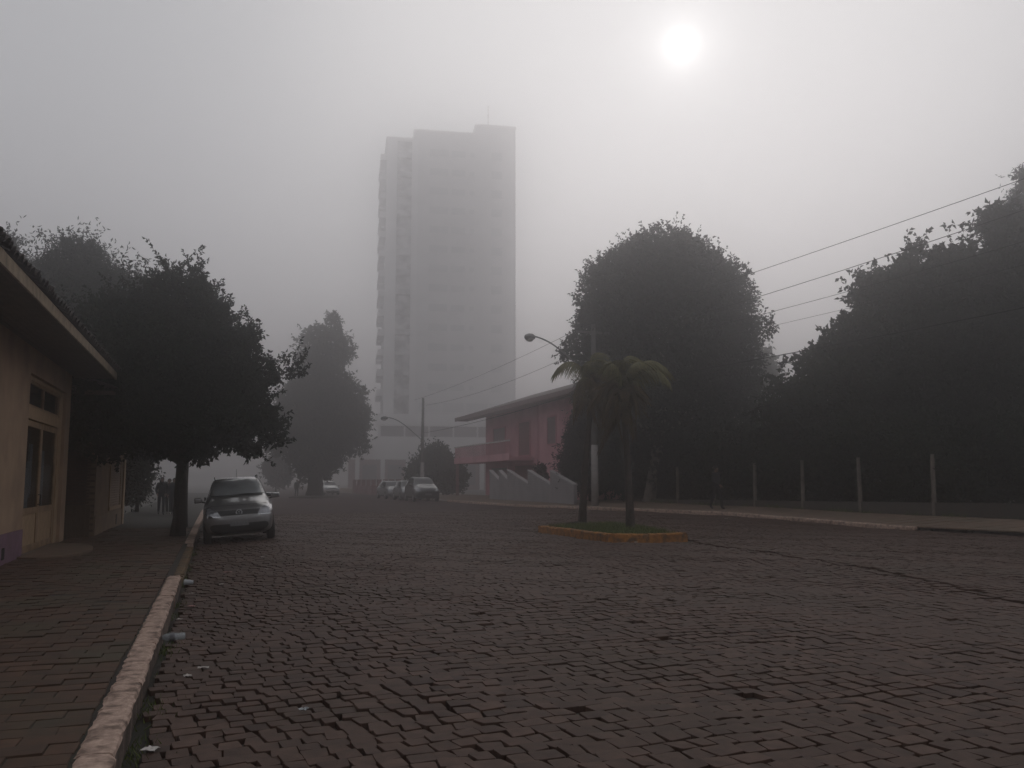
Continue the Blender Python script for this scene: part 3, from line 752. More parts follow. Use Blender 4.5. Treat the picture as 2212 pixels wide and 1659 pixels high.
M_palm_trunk = pmat('palm_trunk', (0.060, 0.044, 0.036), (0.030, 0.024, 0.020), rough=0.95, scale=9, bump=0.8, bscale=16)
M_frond = pmat('frond', (0.15, 0.135, 0.042), (0.11, 0.10, 0.034), rough=0.6, scale=2, tone=LT, transl=0.25)
M_frond_dry = pmat('frond_dry', (0.125, 0.085, 0.040), (0.085, 0.060, 0.030), rough=0.75, scale=2, tone=LT, transl=0.2)
def frond_mesh(seed, L, rise, fall, leaflet, mat, n=46):
    rng = np.random.default_rng(seed); V = []; F = []; T = []
    def rach(t): return np.array([L * (t - 0.22 * t ** 3), 0.0, rise * math.sin(min(t * 1.25, 1.9)) - fall * t ** 2.6])
    mb = MB().tube([rach(t) for t in np.linspace(0, 1, 12)], list(np.linspace(.022, .004, 12)), 5)
    V = [np.array(p) for p in mb.v]; F = [f for f in mb.f]; T = [0.4] * len(F)
    for i in range(n):
        t = 0.16 + 0.84 * i / (n - 1)
        b = rach(t); tg = rach(min(t + .02, 1)) - rach(t - .02); tg /= np.linalg.norm(tg)
        ll = leaflet * (0.55 + 0.45 * math.sin(math.pi * min(t * 1.05, 1))) * rng.uniform(.8, 1.15)
        for s in (-1, 1):
            d0 = tg * 0.45 + np.array([0, s * 0.9, 0]) + np.array([0, 0, rng.uniform(-.1, .35)]); d0 /= np.linalg.norm(d0)
            side = np.cross(d0, [0, 0, 1.0]); side /= np.linalg.norm(side) + 1e-6
            p = b.copy(); w = 0.012; segs = 4; b0 = len(V); dcur = d0.copy()
            for k in range(segs + 1):
                wk = w * (1 - (k / segs) ** 2) + 0.0015
                V.append(p + side * wk); V.append(p - side * wk)
                dcur = dcur + np.array([0, 0, -0.55 - 0.1 * rng.random()]); dcur /= np.linalg.norm(dcur)
                p = p + dcur * ll / segs
            for k in range(segs):
                F.append((b0 + 2*k, b0 + 2*k + 1, b0 + 2*k + 3, b0 + 2*k + 2)); T.append(rng.uniform(.2, .9))
    me = bpy.data.meshes.new('frond'); me.from_pydata([tuple(v) for v in V], [], F); me.materials.append(mat)
    a = me.attributes.new('tone', 'FLOAT', 'FACE'); a.data.foreach_set('value', np.array(T, np.float32)); me.update()
    return me
FR = [frond_mesh(1, 1.55, 1.0, 1.0, .60, M_frond), frond_mesh(2, 1.05, 1.05, .8, .55, M_frond), frond_mesh(3, .85, .45, 1.3, .58, M_frond_dry), frond_mesh(4, .55, .12, 1.7, .50, M_frond_dry), frond_mesh(5, 1.1, 1.3, 1.15, .58, M_frond)]
def palm(base, top, lean, fixed, seed, label):
    root = empty('palm', base, label=label, cat='palm', group='palms in the planter')
    rg = random.Random(seed)
    b = np.array(base); t = np.array(top) - b
    pts = [t * s + np.array([lean * math.sin(math.pi * s), 0, 0]) for s in np.linspace(0, 1, 9)]; pts[0] = pts[0] + (0, 0, -.15)
    MB().tube(pts, [.135, .115, .10, .09, .085, .08, .08, .09, .06], 10).build('trunk', M_palm_trunk, root, smooth=True)
    MB().tube([t + (0, 0, -.45), t + (0, 0, -.1), t + (0, 0, .25)], [.09, .13, .05], 8).build('crown_shaft', M_frond_dry, root, smooth=True)
    fr = list(fixed)
    for i in range(17): fr.append((i * 21.2 + rg.uniform(-14, 14), rg.uniform(8, 55), rg.choice([1, 1, 4, 2, 2]), rg.uniform(.6, 1.05)))
    for i in range(8): fr.append((i * 45 + rg.uniform(-20, 20), rg.uniform(-25, 0), rg.choice([2, 3, 3]), rg.uniform(.7, 1.0)))
    nf_ = len(fr)
    for i in range(14): fr.append((i * 25.7 + rg.uniform(-12, 12), rg.uniform(-30, 15), rg.choice([2, 3, 1]), rg.uniform(.55, .85)))
    for i, (az, tilt, kind, sc) in enumerate(fr):
        o = bpy.data.objects.new('frond', FR[kind]); link(o, root)
        o.location = t + np.array([0, 0, -.08 + .03 * (i % 5) - (.15 + .09 * ((i * 7) % 6) if i >= nf_ else 0)]); o.rotation_euler = (rg.uniform(-.35, .35), R(-tilt), R(az)); o.scale = (sc, sc * rg.uniform(.9, 1.15), sc * rg.uniform(.85, 1.1))
    return root
palm((10.35, 24.6, 0.2), (10.75, 24.5, 4.5), -0.06, [(172, 14, 0, 1.05), (200, 4, 2, 1.1), (160, -4, 2, 1.1)], 5, 'left palm of the planter with a long drooping frond over the street')
palm((10.62, 21.9, 0.2), (10.45, 22.0, 3.95), 0.05, [(345, 26, 0, 1.2), (330, 12, 0, 1.1), (15, 30, 0, 1.05), (350, 45, 4, 1.15), (300, 30, 0, .9)], 9, 'right palm of the planter, fronds spreading to the right')
# weeds and moss in the left gutter and at the planter's foot
n = 2600
wx = -0.47 + np.abs(RNG.normal(0, 0.10, n)); wy = RNG.uniform(3, 24, n)
cl = (np.sin(wy * 2.1) + np.sin(wy * 5.3 + 1) + RNG.normal(0, .6, n)) > 0.5
wx, wy = wx[cl], wy[cl]
V, F, T = blades(np.stack([wx, wy, road_z(wx, wy) - .02], 1), 0.055, 0.006, RNG)
tag(link(bpy.data.objects.new('gutter_weeds', np_mesh('gutter_weeds', V, F, M_grass, T))), 'low weeds and moss growing in the left gutter', 'weeds', kind='stuff')

# ================================================================== BUILDINGS
def part(root, name, mb, mat, parent=None, smooth=False, bevel=0.0):
    """world-space shape -> child of root (or of one of its parts)"""
    l = root.location
    mb.v = [(a - l.x, b - l.y, c - l.z) for a, b, c in mb.v]
    return mb.build(name, mat, parent or root, smooth, bevel)

M_plaster = pmat('cream_plaster', (0.37, 0.255, 0.17), (0.31, 0.21, 0.14), rough=0.9, scale=2.0, bump=0.12, bscale=60, stain=(0.20, 0.135, 0.09), stain_scale=1.1, stain_amt=0.6)
M_trim = pmat('cream_trim', (0.40, 0.275, 0.165), (0.32, 0.215, 0.125), rough=0.75, scale=5, bump=0.1, bscale=60)
M_door = pmat('painted_door', (0.33, 0.215, 0.125), (0.25, 0.16, 0.09), rough=0.6, scale=6, bump=0.15, bscale=30, stain=(0.13, 0.08, 0.04), stain_scale=3.0, stain_amt=0.6)
M_lilac = pmat('lilac_plinth', (0.20, 0.115, 0.165), (0.155, 0.09, 0.125), rough=0.9, scale=3, bump=0.2, bscale=50, stain=(0.08, 0.055, 0.055), stain_scale=2.0)
M_soffit = pmat('soffit_boards', (0.10, 0.07, 0.045), (0.07, 0.05, 0.03), rough=0.85, scale=6)
M_fascia = pmat('fascia_paint', (0.34, 0.255, 0.17), (0.24, 0.18, 0.12), rough=0.85, scale=6, bump=0.3, bscale=30, stain=(0.10, 0.08, 0.055), stain_scale=4, stain_amt=0.6)
M_tile = pmat('clay_tile', (0.060, 0.042, 0.036), (0.034, 0.028, 0.026), rough=0.9, scale=7, bump=0.4, bscale=30, stain=(0.02, 0.022, 0.018), stain_scale=6)
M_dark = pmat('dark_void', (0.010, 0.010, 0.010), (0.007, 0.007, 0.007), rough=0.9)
M_glass = glass_mat('window_glass')
M_glass_t = pmat('shop_glass', (0.02, 0.022, 0.024), (0.03, 0.03, 0.03), rough=0.08, scale=1, spec=0.5)
M_curtain = pmat('net_curtain', (0.42, 0.42, 0.46), (0.30, 0.30, 0.34), rough=0.9, scale=12)
M_curtain_red = pmat('curtain_red', (0.12, 0.06, 0.055), (0.08, 0.04, 0.04), rough=0.9, scale=12)
def clear_glass():
    m = bpy.data.materials.new('clear_pane'); m.use_nodes = True
    N = m.node_tree.nodes; L = m.node_tree.links; b = N['Principled BSDF']
    b.inputs['Base Color'].default_value = (0.02, 0.02, 0.02, 1); b.inputs['Roughness'].default_value = 0.06
    tr = N.new('ShaderNodeBsdfTransparent'); tr.inputs[0].default_value = (0.75, 0.78, 0.78, 1)
    nz = N.new('ShaderNodeTexNoise'); nz.inputs['Scale'].default_value = 3.0
    mp = N.new('ShaderNodeMapRange'); mp.inputs['To Min'].default_value = 0.10; mp.inputs['To Max'].default_value = 0.25; L.new(nz.outputs['Fac'], mp.inputs['Value'])
    ms = N.new('ShaderNodeMixShader'); L.new(mp.outputs[0], ms.inputs[0]); L.new(tr.outputs[0], ms.inputs[1]); L.new(b.outputs[0], ms.inputs[2])
    L.new(ms.outputs[0], N['Material Output'].inputs[0]); return m
M_clear = clear_glass()

# ---- cream corner shop on the left
X1 = -3.47
h1 = empty('shop_house', (X1, 24.1, 0.0), label='cream plastered shop house with wide tiled eave and glazed door at the left edge', cat='house')
w = MB()
w.box(X1 - .25, X1, 6.0, 19.10, -.1, 4.32); w.box(X1 - .25, X1, 23.45, 24.1, -.1, 4.32); w.box(X1 - .25, X1, 19.10, 23.45, 3.58, 4.32)
w.box(X1 - 8, X1 - .25, 23.85, 24.097, -.1, 4.32); w.box(X1 - 8, X1 - .25, 6.0, 6.25, -.1, 4.32); w.box(X1 - 8.2, X1 - 8, 6.0, 24.1, -.1, 4.32)
part(h1, 'wall', w, M_plaster)
part(h1, 'plinth', MB().box(X1 + .002, X1 + .025, 6.0, 19.05, -.1, .58), M_lilac)
part(h1, 'vent', MB().box(X1 + .020, X1 + .034, 17.35, 17.55, .14, .34), M_dark)
XR = X1 - 0.10
part(h1, 'door_frame', MB().box(XR - .08, XR + .03, 19.11, 19.30, .02, 3.57).box(XR - .08, XR + .03, 23.05, 23.44, .02, 3.57).box(XR - .08, XR + .028, 19.30, 23.05, 2.72, 2.96).box(XR - .08, XR + .028, 19.30, 23.05, 3.48, 3.57), M_trim, bevel=.008)
tw = part(h1, 'transom_window', MB().box(XR - .06, XR + .01, 19.30, 19.36, 2.96, 3.48).box(XR - .06, XR + .01, 22.99, 23.05, 2.96, 3.48).box(XR - .06, XR + .012, 19.36, 22.99, 2.96, 3.01).box(XR - .06, XR + .012, 19.36, 22.99, 3.43, 3.48).box(XR - .06, XR + .01, 21.1, 21.16, 3.01, 3.43), M_door)
part(h1, 'pane', MB().box(XR - .03, XR - .02, 19.36, 21.1, 3.01, 3.43), M_glass, tw)
part(h1, 'pane', MB().box(XR - .03, XR - .02, 21.16, 22.99, 3.01, 3.43), M_glass, tw)
for (ya, yb) in ((19.31, 21.16), (21.18, 23.04)):
    d = MB(); s_ = .10
    d.box(XR - .05, XR, ya, ya + s_, .06, 2.70).box(XR - .05, XR, yb - s_, yb, .06, 2.70)
    d.box(XR - .05, XR - .002, ya + s_, yb - s_, .06, .20).box(XR - .05, XR - .002, ya + s_, yb - s_, .82, .95).box(XR - .05, XR - .002, ya + s_, yb - s_, 2.58, 2.70)
    dl = part(h1, 'door_leaf', d, M_door, bevel=.006)
    part(h1, 'lower_panel', MB().box(XR - .04, XR - .022, ya + s_, yb - s_, .20, .82), M_trim, dl)
    part(h1, 'pane', MB().box(XR - .035, XR - .027, ya + s_, yb - s_, .95, 2.58), M_clear, dl)
part(h1, 'door_handle', MB().tube([(XR + .0, 21.10, 1.0), (XR + .05, 21.10, 1.0), (XR + .05, 21.10, 1.2), (XR, 21.10, 1.2)], .012, 6), M_dark)
part(h1, 'threshold', MB().box(XR - .1, X1 + .06, 19.12, 23.43, -.05, .055), M_kerb_grey, bevel=.01)
def curtain(y0, y1, z0, z1, mat, folds):
    n = folds * 4; vs = []
    for i in range(n + 1):
        yy = y0 + (y1 - y0) * i / n; xx = X1 - .20 + .03 * math.sin(i * math.pi / 2)
        vs += [(xx, yy, z0 + .05 * math.sin(i * .7)), (xx, yy, z1)]
    part(h1, 'curtain', MB().add(vs, [(2*i, 2*i+2, 2*i+3, 2*i+1) for i in range(n)]), mat, smooth=True)
curtain(19.4, 20.5, .9, 1.75, M_curtain, 9); curtain(20.3, 20.75, 1.2, 2.25, M_curtain, 4); curtain(21.5, 22.1, .95, 2.15, M_curtain, 5); curtain(19.9, 20.5, 1.9, 2.5, M_curtain_red, 4)
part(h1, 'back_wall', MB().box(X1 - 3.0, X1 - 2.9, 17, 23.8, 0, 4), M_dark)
# roof: fascia, boarded soffit, rows of barrel tiles at the eave
part(h1, 'fascia', MB().box(-2.53, -2.50, 5.6, 24.55, 4.06, 4.235), M_fascia)
nb = 9
for i in range(nb):
    xa = -2.535 - i * (0.93 / nb)
    part(h1, 'soffit_board', MB().box(xa - .93 / nb + .006, xa, 5.6, 24.5, 4.07, 4.09), M_soffit)
part(h1, 'verge_board', MB().add([(-2.53, 24.52, 4.06), (-7.2, 24.52, 6.23), (-7.2, 24.52, 6.42), (-2.53, 24.52, 4.235), (-2.53, 24.56, 4.06), (-7.2, 24.56, 6.23), (-7.2, 24.56, 6.42), (-2.53, 24.56, 4.235)],
     [(0, 1, 2, 3), (7, 6, 5, 4), (0, 4, 5, 1), (3, 2, 6, 7), (0, 3, 7, 4), (1, 5, 6, 2)]), M_fascia)
rf = part(h1, 'roof', MB().add([(-2.50, 5.6, 4.25), (-2.50, 24.56, 4.25), (-7.2, 24.56, 6.44), (-7.2, 5.6, 6.44)], [(0, 1, 2, 3)]), M_tile)
part(h1, 'gable', MB().add([(X1, 24.0, 4.3), (-7.2, 24.0, 6.2), (-11, 24.0, 4.3)], [(0, 1, 2)]), M_plaster)
def tile_mesh():
    L_, n = 0.42, 7; vs = []
    for a in range(2):
        for ring in (1.0, 0.82):
            for i in range(n):
                th = math.pi * i / (n - 1); r0 = (0.112 - 0.02 * a) * ring
                vs.append((-a * L_, r0 * math.cos(th), r0 * math.sin(th) * .85))
    fs = []
    for i in range(n - 1):
        fs.append((i, i + 1, 2*n + i + 1, 2*n + i)); fs.append((n + i + 1, n + i, 3*n + i, 3*n + i + 1)); fs.append((i + 1, i, n + i, n + i + 1))
    return MB().add(vs, fs).mesh('roof_tile', M_tile)
TM = tile_mesh(); sl = math.atan2(2.19, 4.7)
for c_ in range(3):
    k = 0; yy = 8.6
    while yy < 24.5:
        o = bpy.data.objects.new('roof_tile', TM); link(o, rf)
        xx = -2.44 - c_ * .36 * math.cos(sl); zz = 4.265 + c_ * .36 * math.sin(sl) + random.uniform(-.012, .012)
        o.location = (xx - h1.location.x + random.uniform(-.03, .02), yy - h1.location.y, zz); o.rotation_euler = (random.uniform(-.06, .06), sl + random.uniform(-.03, .03), random.uniform(-.04, .04))
        yy += .225
# rounded door step on the pavement
st = [(X1 + .03, 18.6)] + [(X1 + .05 + 1.0 * math.sin(t) ** .6, 20.5 - 2.0 * math.cos(t)) for t in np.linspace(.15, math.pi - .15, 14)] + [(X1 + .03, 22.6)]
stp = MB().prism(st, lambda a, b: (a, b, -.02), lambda a, b: (a, b, float(pav_z(a, b)) + .045)).build('door_step', M_slab, None, bevel=.012)
tag(stp, 'low rounded concrete step in front of the glazed shop door', 'step')

# ---- second house, brick flank and shuttered front
M_brick = pmat('old_brick', (0.085, 0.048, 0.034), (0.060, 0.035, 0.026), rough=0.92, scale=9, bump=0.4, bscale=40)
M_mortar = pmat('mortar', (0.05, 0.042, 0.034), (0.04, 0.034, 0.028), rough=0.95)
M_ochre = pmat('ochre_plaster', (0.22, 0.145, 0.085), (0.17, 0.11, 0.065), rough=0.9, scale=2, bump=0.15, bscale=50, stain=(0.10, 0.07, 0.05), stain_scale=1.4)
M_shutter = pmat('shutter_paint', (0.26, 0.165, 0.105), (0.20, 0.125, 0.08), rough=0.7, scale=8)
M_eternit = pmat('fibre_cement', (0.20, 0.155, 0.15), (0.12, 0.09, 0.09), rough=0.9, scale=3, stain=(0.05, 0.045, 0.04), stain_scale=2)
X2 = -3.05
h2_ = empty('brick_house', (X2, 26.1, 0.0), label='old house with brick side wall and shuttered window, next to the cream shop house', cat='house')
w = MB().box(X2 - .22, X2, 26.1, 29.25, -.1, 3.9).box(X2 - .22, X2, 32.55, 33.6, -.1, 3.9).box(X2 - .22, X2, 29.25, 32.55, -.1, .66).box(X2 - .22, X2, 29.25, 32.55, 2.72, 3.9)
w.box(X2 - 7, X2 - .22, 33.4, 33.6, -.1, 3.9)
part(h2_, 'wall', w, M_ochre)
part(h2_, 'plinth', MB().box(X2 + .002, X2 + .03, 26.1, 33.6, -.1, .55), M_ochre)
part(h2_, 'vent', MB().box(X2 + .026, X2 + .04, 31.3, 31.6, .1, .42), M_dark)
fl = part(h2_, 'side_wall', MB().box(X2 - 7, X2 - .22, 26.112, 26.3, -.1, 3.9), M_mortar)
BM = MB().box(-.118, .118, -.012, .06, -.029, .029).mesh('brick', M_brick)
z = -.02; r_ = 0
while z < 3.85:
    x = X2 - .13 - (.125 if r_ % 2 else 0)
    while x > X2 - 1.95:
        o = bpy.data.objects.new('brick', BM); link(o, fl); o.location = (x - X2 + random.uniform(-.004, .004), 26.1 - 26.1 + random.uniform(-.004, .004), z + .03)
        x -= .25
    z += .082; r_ += 1
wn2 = part(h2_, 'window', MB().box(X2 - .05, X2 + .03, 29.25, 29.37, .66, 2.72).box(X2 - .05, X2 + .03, 32.43, 32.55, .66, 2.72).box(X2 - .05, X2 + .028, 29.37, 32.43, 2.6, 2.72).box(X2 - .05, X2 + .05, 29.2, 32.6, .60, .70), M_trim)
for ya, yb in ((29.38, 30.88), (30.92, 32.42)):
    sh = part(h2_, 'shutter', MB().box(X2 - .04, X2 - .01, ya, yb, .70, 2.6), M_shutter, wn2)
for i in range(24):
    part(h2_, 'slat', MB().hexa([(X2 - .012, 29.46, .78 + i*.075), (X2 + .012, 29.46, .76 + i*.075), (X2 + .012, 32.36, .76 + i*.075), (X2 - .012, 32.36, .78 + i*.075),
          (X2 - .012, 29.46, .80 + i*.075), (X2 + .012, 29.46, .775 + i*.075), (X2 + .012, 32.36, .775 + i*.075), (X2 - .012, 32.36, .80 + i*.075)]), M_shutter, wn2)
part(h2_, 'pilaster', MB().box(X2 + .002, X2 + .06, 33.1, 33.6, -.1, 3.9), M_trim)
# corrugated roof, its scalloped verge towards the camera
vs_ = []; nn_ = 60; 
for j, (xx, zz) in enumerate(((X2 + .55, 3.86), (X2 - 3.6, 5.3))):
    for i in range(nn_ + 1):
        yy = 24.75 + (33.9 - 24.75) * i / nn_; a_ = .035 * math.cos(i * math.pi / 2 * 1.0)
        vs_.append((xx, yy, zz + a_))
roof2 = part(h2_, 'roof', MB().add(vs_, [(i, i + 1, nn_ + 2 + i, nn_ + 1 + i) for i in range(nn_)]), M_eternit)
roof2.modifiers.new('solid', 'SOLIDIFY').thickness = .012
part(h2_, 'rafter', MB().box(X2 - .22, X2 + .5, 24.85, 24.95, 3.70, 3.80), M_soffit)
part(h2_, 'rafter', MB().box(X2 - .5, X2 + .42, 26.0, 26.08, 3.66, 3.78), M_soffit)
gt = MB()
gate = empty('gate', (-3.3, 25.2, 0), label='low dark wooden gate closing the gap between the two houses on the left', cat='gate')
for i in range(9):
    part(gate, 'board', MB().box(-3.98 + i * .105, -3.885 + i * .105, 25.18 + .004 * (i % 2), 25.21 + .004 * (i % 2), .02, .86 + random.uniform(-.02, .02)), M_soffit)
part(gate, 'rail', MB().box(-4.0, -3.04, 25.215, 25.25, .25, .33), M_soffit)
part(gate, 'rail', MB().box(-4.0, -3.04, 25.215, 25.25, .65, .73), M_soffit)

# ---- tower block in the fog
M_tower = pmat('tower_render', (0.74, 0.72, 0.72), (0.68, 0.66, 0.66), rough=0.9, scale=0.3)
M_tower_lt = pmat('tower_white', (0.82, 0.80, 0.80), (0.76, 0.74, 0.74), rough=0.9, scale=0.3)
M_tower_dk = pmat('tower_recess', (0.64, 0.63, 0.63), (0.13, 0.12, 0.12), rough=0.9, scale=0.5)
M_red = pmat('red_render', (0.22, 0.09, 0.09), (0.17, 0.07, 0.07), rough=0.9, scale=0.5)
M_podglass = pmat('podium_glass', (0.14, 0.12, 0.125), (0.2, 0.17, 0.18), rough=0.4, scale=0.3)
M_hazedglass = pmat('hazed_tower_glass', (0.52, 0.52, 0.525), (0.58, 0.58, 0.58), rough=0.6, scale=0.25)  # panes paled towards the wall tone: fog fade put into the colour
tw_ = empty('tower_block', (44.85, 172, 0), label='tall pale apartment tower fading into the fog, with stepped top', cat='tower')
TY = 172.0
part(tw_, 'wall', MB().box(31.5, 37.0, TY, TY + 16, 5.7, 70.9).box(37.0, 49.7, TY + .004, TY + 16, 5.7, 72.9).box(49.7, 58.2, TY + .0, TY + 16, 5.7, 74.9), M_tower)
part(tw_, 'parapet', MB().box(31.35, 37.0, TY - .15, TY + 16.1, 70.9, 71.4), M_tower_lt)
part(tw_, 'parapet', MB().box(36.95, 49.7, TY - .15, TY + 16.1, 72.9, 73.4), M_tower_lt)
part(tw_, 'parapet', MB().box(49.65, 58.35, TY - .15, TY + 16.1, 74.9, 75.4), M_tower_lt)
part(tw_, 'mast', MB().tube([(53.6, TY + 8, 74.9), (53.6, TY + 8, 83.0)], .12, 6), M_tower_dk)
part(tw_, 'pilaster', MB().box(31.5, 33.6, TY - .45, TY - .002, 12, 70.9), M_tower_lt)
part(tw_, 'pilaster', MB().box(36.6, 37.8, TY - .45, TY - .002, 12, 70.9), M_tower_lt)
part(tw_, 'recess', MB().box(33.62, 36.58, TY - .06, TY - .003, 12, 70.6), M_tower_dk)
def twin(x0, x1, zc, hh, y=TY):
    f_ = part(tw_, 'window', MB().box(x0, x0 + .1, y - .07, y - .003, zc - hh, zc + hh).box(x1 - .1, x1, y - .07, y - .003, zc - hh, zc + hh).box(x0 + .1, x1 - .1, y - .07, y - .003, zc + hh - .1, zc + hh).box(x0 + .1, x1 - .1, y - .12, y - .003, zc - hh, zc - hh + .1), M_tower)
    part(tw_, 'pane', MB().box(x0 + .1, x1 - .1, y - .04, y - .004, zc - hh + .1, zc + hh - .1), M_hazedglass, f_)
for k_ in range(14):
    zc = 16.0 + 4.05 * k_
    if k_ == 0:
        for a in range(4): twin(38.4 + a * 4.8, 42.9 + a * 4.8, zc, 1.0)
        continue
    twin(40.2, 44.2, zc, .85); twin(44.7, 47.7, zc, .75); twin(53.0, 55.4, zc, .95); twin(48.5, 49.6, zc, .55)
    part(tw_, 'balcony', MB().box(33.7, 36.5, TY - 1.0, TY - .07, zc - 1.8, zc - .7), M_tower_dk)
    for ya in (TY + 1.2, TY + 8.8):
        part(tw_, 'side_balcony', MB().box(30.3, 31.497, ya, ya + 6, zc - 1.8, zc - .5), M_tower)
        part(tw_, 'side_window', MB().box(31.45, 31.496, ya + .1, ya + 5.9, zc - .5, zc + 1.3), M_hazedglass)
# podium: white bands, dark window strip, red ground floor with columns
part(tw_, 'podium_wall', MB().box(30.0, 59.6, TY - 4.4, TY - .5, 12.0, 14.3), M_tower_lt)
part(tw_, 'podium_wall', MB().box(30.0, 59.6, TY - 4.4, TY - .5, 5.5, 9.9), M_tower_lt)
part(tw_, 'podium_wall', MB().box(30.5, 59.3, TY - 3.9, TY - .5, 9.9, 12.0), M_tower_lt)
part(tw_, 'wing_wall', MB().box(24.7, 29.99, TY - 1.5, TY + 12, 5.2, 9.7), M_tower_lt)
for a in range(6):
    part(tw_, 'window', MB().box(31.0 + a * 4.75, 35.4 + a * 4.75, TY - 4.0, TY - 3.903, 9.95, 11.95), M_podglass)
part(tw_, 'ground_floor', MB().box(25.0, 59.0, TY - 3.0, TY - .5, -.3, 5.5), M_red)
for a in range(7):
    part(tw_, 'column', MB().box(26.3 + a * 4.8, 27.1 + a * 4.8, TY - 4.3, TY - 3.6, -.3, 5.5), M_tower_lt)
    part(tw_, 'shop_window', MB().box(27.7 + a * 4.8, 30.4 + a * 4.8, TY - 3.06, TY - 3.003, .6, 4.5), M_glass)
tw_.location = (44.0, 172, 0); tw_.rotation_euler = (0, 0, R(-8))
fence_low = empty('railing_wall', (14, 100, -.1), label='low hazy garden wall with posts in front of the tower ground floor', cat='wall')
part(fence_low, 'base_wall', MB().box(15.6, 15.9, 80, 108, -.3, .9), M_red)
for a in range(9):
    part(fence_low, 'post', MB().box(15.55, 15.95, 80 + a * 3.4, 80.4 + a * 3.4, -.3, 1.6), M_red)

# ---- pink house with balcony
M_pink = pmat('pink_plaster', (0.60, 0.31, 0.34), (0.52, 0.26, 0.29), rough=0.9, scale=0.8, bump=0.1, bscale=30, stain=(0.26, 0.09, 0.10), stain_scale=0.5, stain_amt=0.4)
M_roofp = pmat('old_roof', (0.11, 0.08, 0.078), (0.08, 0.06, 0.058), rough=0.9, scale=2)
M_wht = pmat('white_paint', (0.62, 0.58, 0.56), (0.5, 0.47, 0.46), rough=0.8, scale=3)
M_pinkl = pmat('pink_trim', (0.52, 0.24, 0.27), (0.45, 0.2, 0.23), rough=.9)
M_fasc2 = pmat('brown_fascia', (0.20, 0.13, 0.13), (0.15, 0.10, 0.10), rough=.9)
M_housew = pmat('house_window', (0.16, 0.10, 0.105), (0.2, 0.13, 0.13), rough=.3)
M_garage = pmat('garage_door', (0.24, 0.11, 0.11), (0.18, 0.09, 0.09), rough=.7)
XP = 19.6
ph = empty('pink_house', (XP, 56, .2), label='two-storey pink house with balcony and low tiled roof', cat='house')
part(ph, 'wall', MB().box(XP, XP + 9, 52.4, 65.5, 0, 6.72), M_pink)
part(ph, 'front_bay', MB().box(XP - .55, XP + 9, 44.6, 52.395, 0, 6.56), M_pink)
part(ph, 'corner_trim', MB().box(XP - .58, XP - .552, 52.05, 52.38, 0, 6.2), M_pinkl)
part(ph, 'roof', MB().hexa([(XP - 1.5, 43.6, 6.30), (XP - 1.5, 69.0, 6.30), (XP + 5, 69.0, 8.35), (XP + 5, 43.6, 8.35), (XP - 1.5, 43.6, 6.46), (XP - 1.5, 69.0, 6.46), (XP + 5, 69.0, 8.55), (XP + 5, 43.6, 8.55)]), M_roofp)
part(ph, 'soffit', MB().box(XP - 1.50, XP - .56, 43.7, 68.9, 6.22, 6.26), M_fasc2)
part(ph, 'fascia', MB().box(XP - 1.56, XP - 1.503, 43.6, 69.0, 6.20, 6.48), M_fasc2)
part(ph, 'porch_post', MB().box(XP - 1.6, XP - 1.4, 68.2, 68.4, 0, 2.8), M_garage)
part(ph, 'balcony', MB().box(XP - 1.7, XP - .003, 54.6, 68.6, 2.80, 3.05).box(XP - 1.7, XP - 1.6, 54.6, 68.6, 3.05, 3.25), M_pink)
part(ph, 'handrail', MB().box(XP - 1.72, XP - 1.60, 54.6, 68.6, 4.05, 4.14), M_wht)
for a in range(48):
    part(ph, 'baluster', MB().box(XP - 1.68, XP - 1.63, 54.7 + a * .29, 54.76 + a * .29, 3.25, 4.05), M_pink)
def pwin(x, y0, y1, z0, z1, nm='window'):
    f_ = part(ph, nm, MB().box(x - .05, x - .002, y0, y0 + .1, z0, z1).box(x - .05, x - .002, y1 - .1, y1, z0, z1).box(x - .05, x - .002, y0 + .1, y1 - .1, z1 - .1, z1).box(x - .07, x - .002, y0 + .1, y1 - .1, z0, z0 + .1), M_pinkl)
    part(ph, 'pane', MB().box(x - .02, x - .003, y0 + .1, y1 - .1, z0 + .1, z1 - .1), M_garage if nm != 'window' else M_housew, f_)
pwin(XP, 60.5, 63.5, 3.3, 5.4); pwin(XP, 55.2, 57.6, 3.1, 5.5, 'balcony_door'); pwin(XP - .55, 49.0, 50.6, 3.6, 5.4)
pwin(XP, 54.0, 58.5, .3, 2.6, 'garage_door'); pwin(XP, 60.0, 64.0, .9, 2.5)
pwin(XP - .55, 46.0, 47.6, 1.0, 2.4)
# sawtooth boundary wall
M_siding = pmat('grey_siding', (0.33, 0.31, 0.315), (0.27, 0.255, 0.26), rough=0.85, scale=1.5)
def add_lines(m, period):
    N = m.node_tree.nodes; L = m.node_tree.links; b = N['Principled BSDF']
    co = N.new('ShaderNodeTexCoord'); wv = N.new('ShaderNodeTexWave'); wv.bands_direction = 'Z'; wv.wave_profile = 'SAW'
    wv.inputs['Scale'].default_value = 2 * math.pi / (20 * period) * 1.0; L.new(co.outputs['Object'], wv.inputs['Vector'])
    bp = N.new('ShaderNodeBump'); bp.inputs['Distance'].default_value = .02; L.new(wv.outputs['Fac'], bp.inputs['Height']); L.new(bp.outputs[0], b.inputs['Normal'])
add_lines(M_siding, 0.14)
M_cap = pmat('wall_cap', (0.40, 0.38, 0.38), (0.33, 0.31, 0.31), rough=.85)
sw = empty('boundary_wall', (16.9, 48, .1), label='light grey sawtooth boundary wall with white caps before the pink house', cat='wall')
teeth = [(41.2, 44.5, 1.25, 1.98), (44.5, 48.1, 1.25, 2.05), (48.1, 51.9, 1.3, 2.1), (51.9, 53.6, 1.55, 2.1), (53.6, 55.6, 1.5, 2.12)]
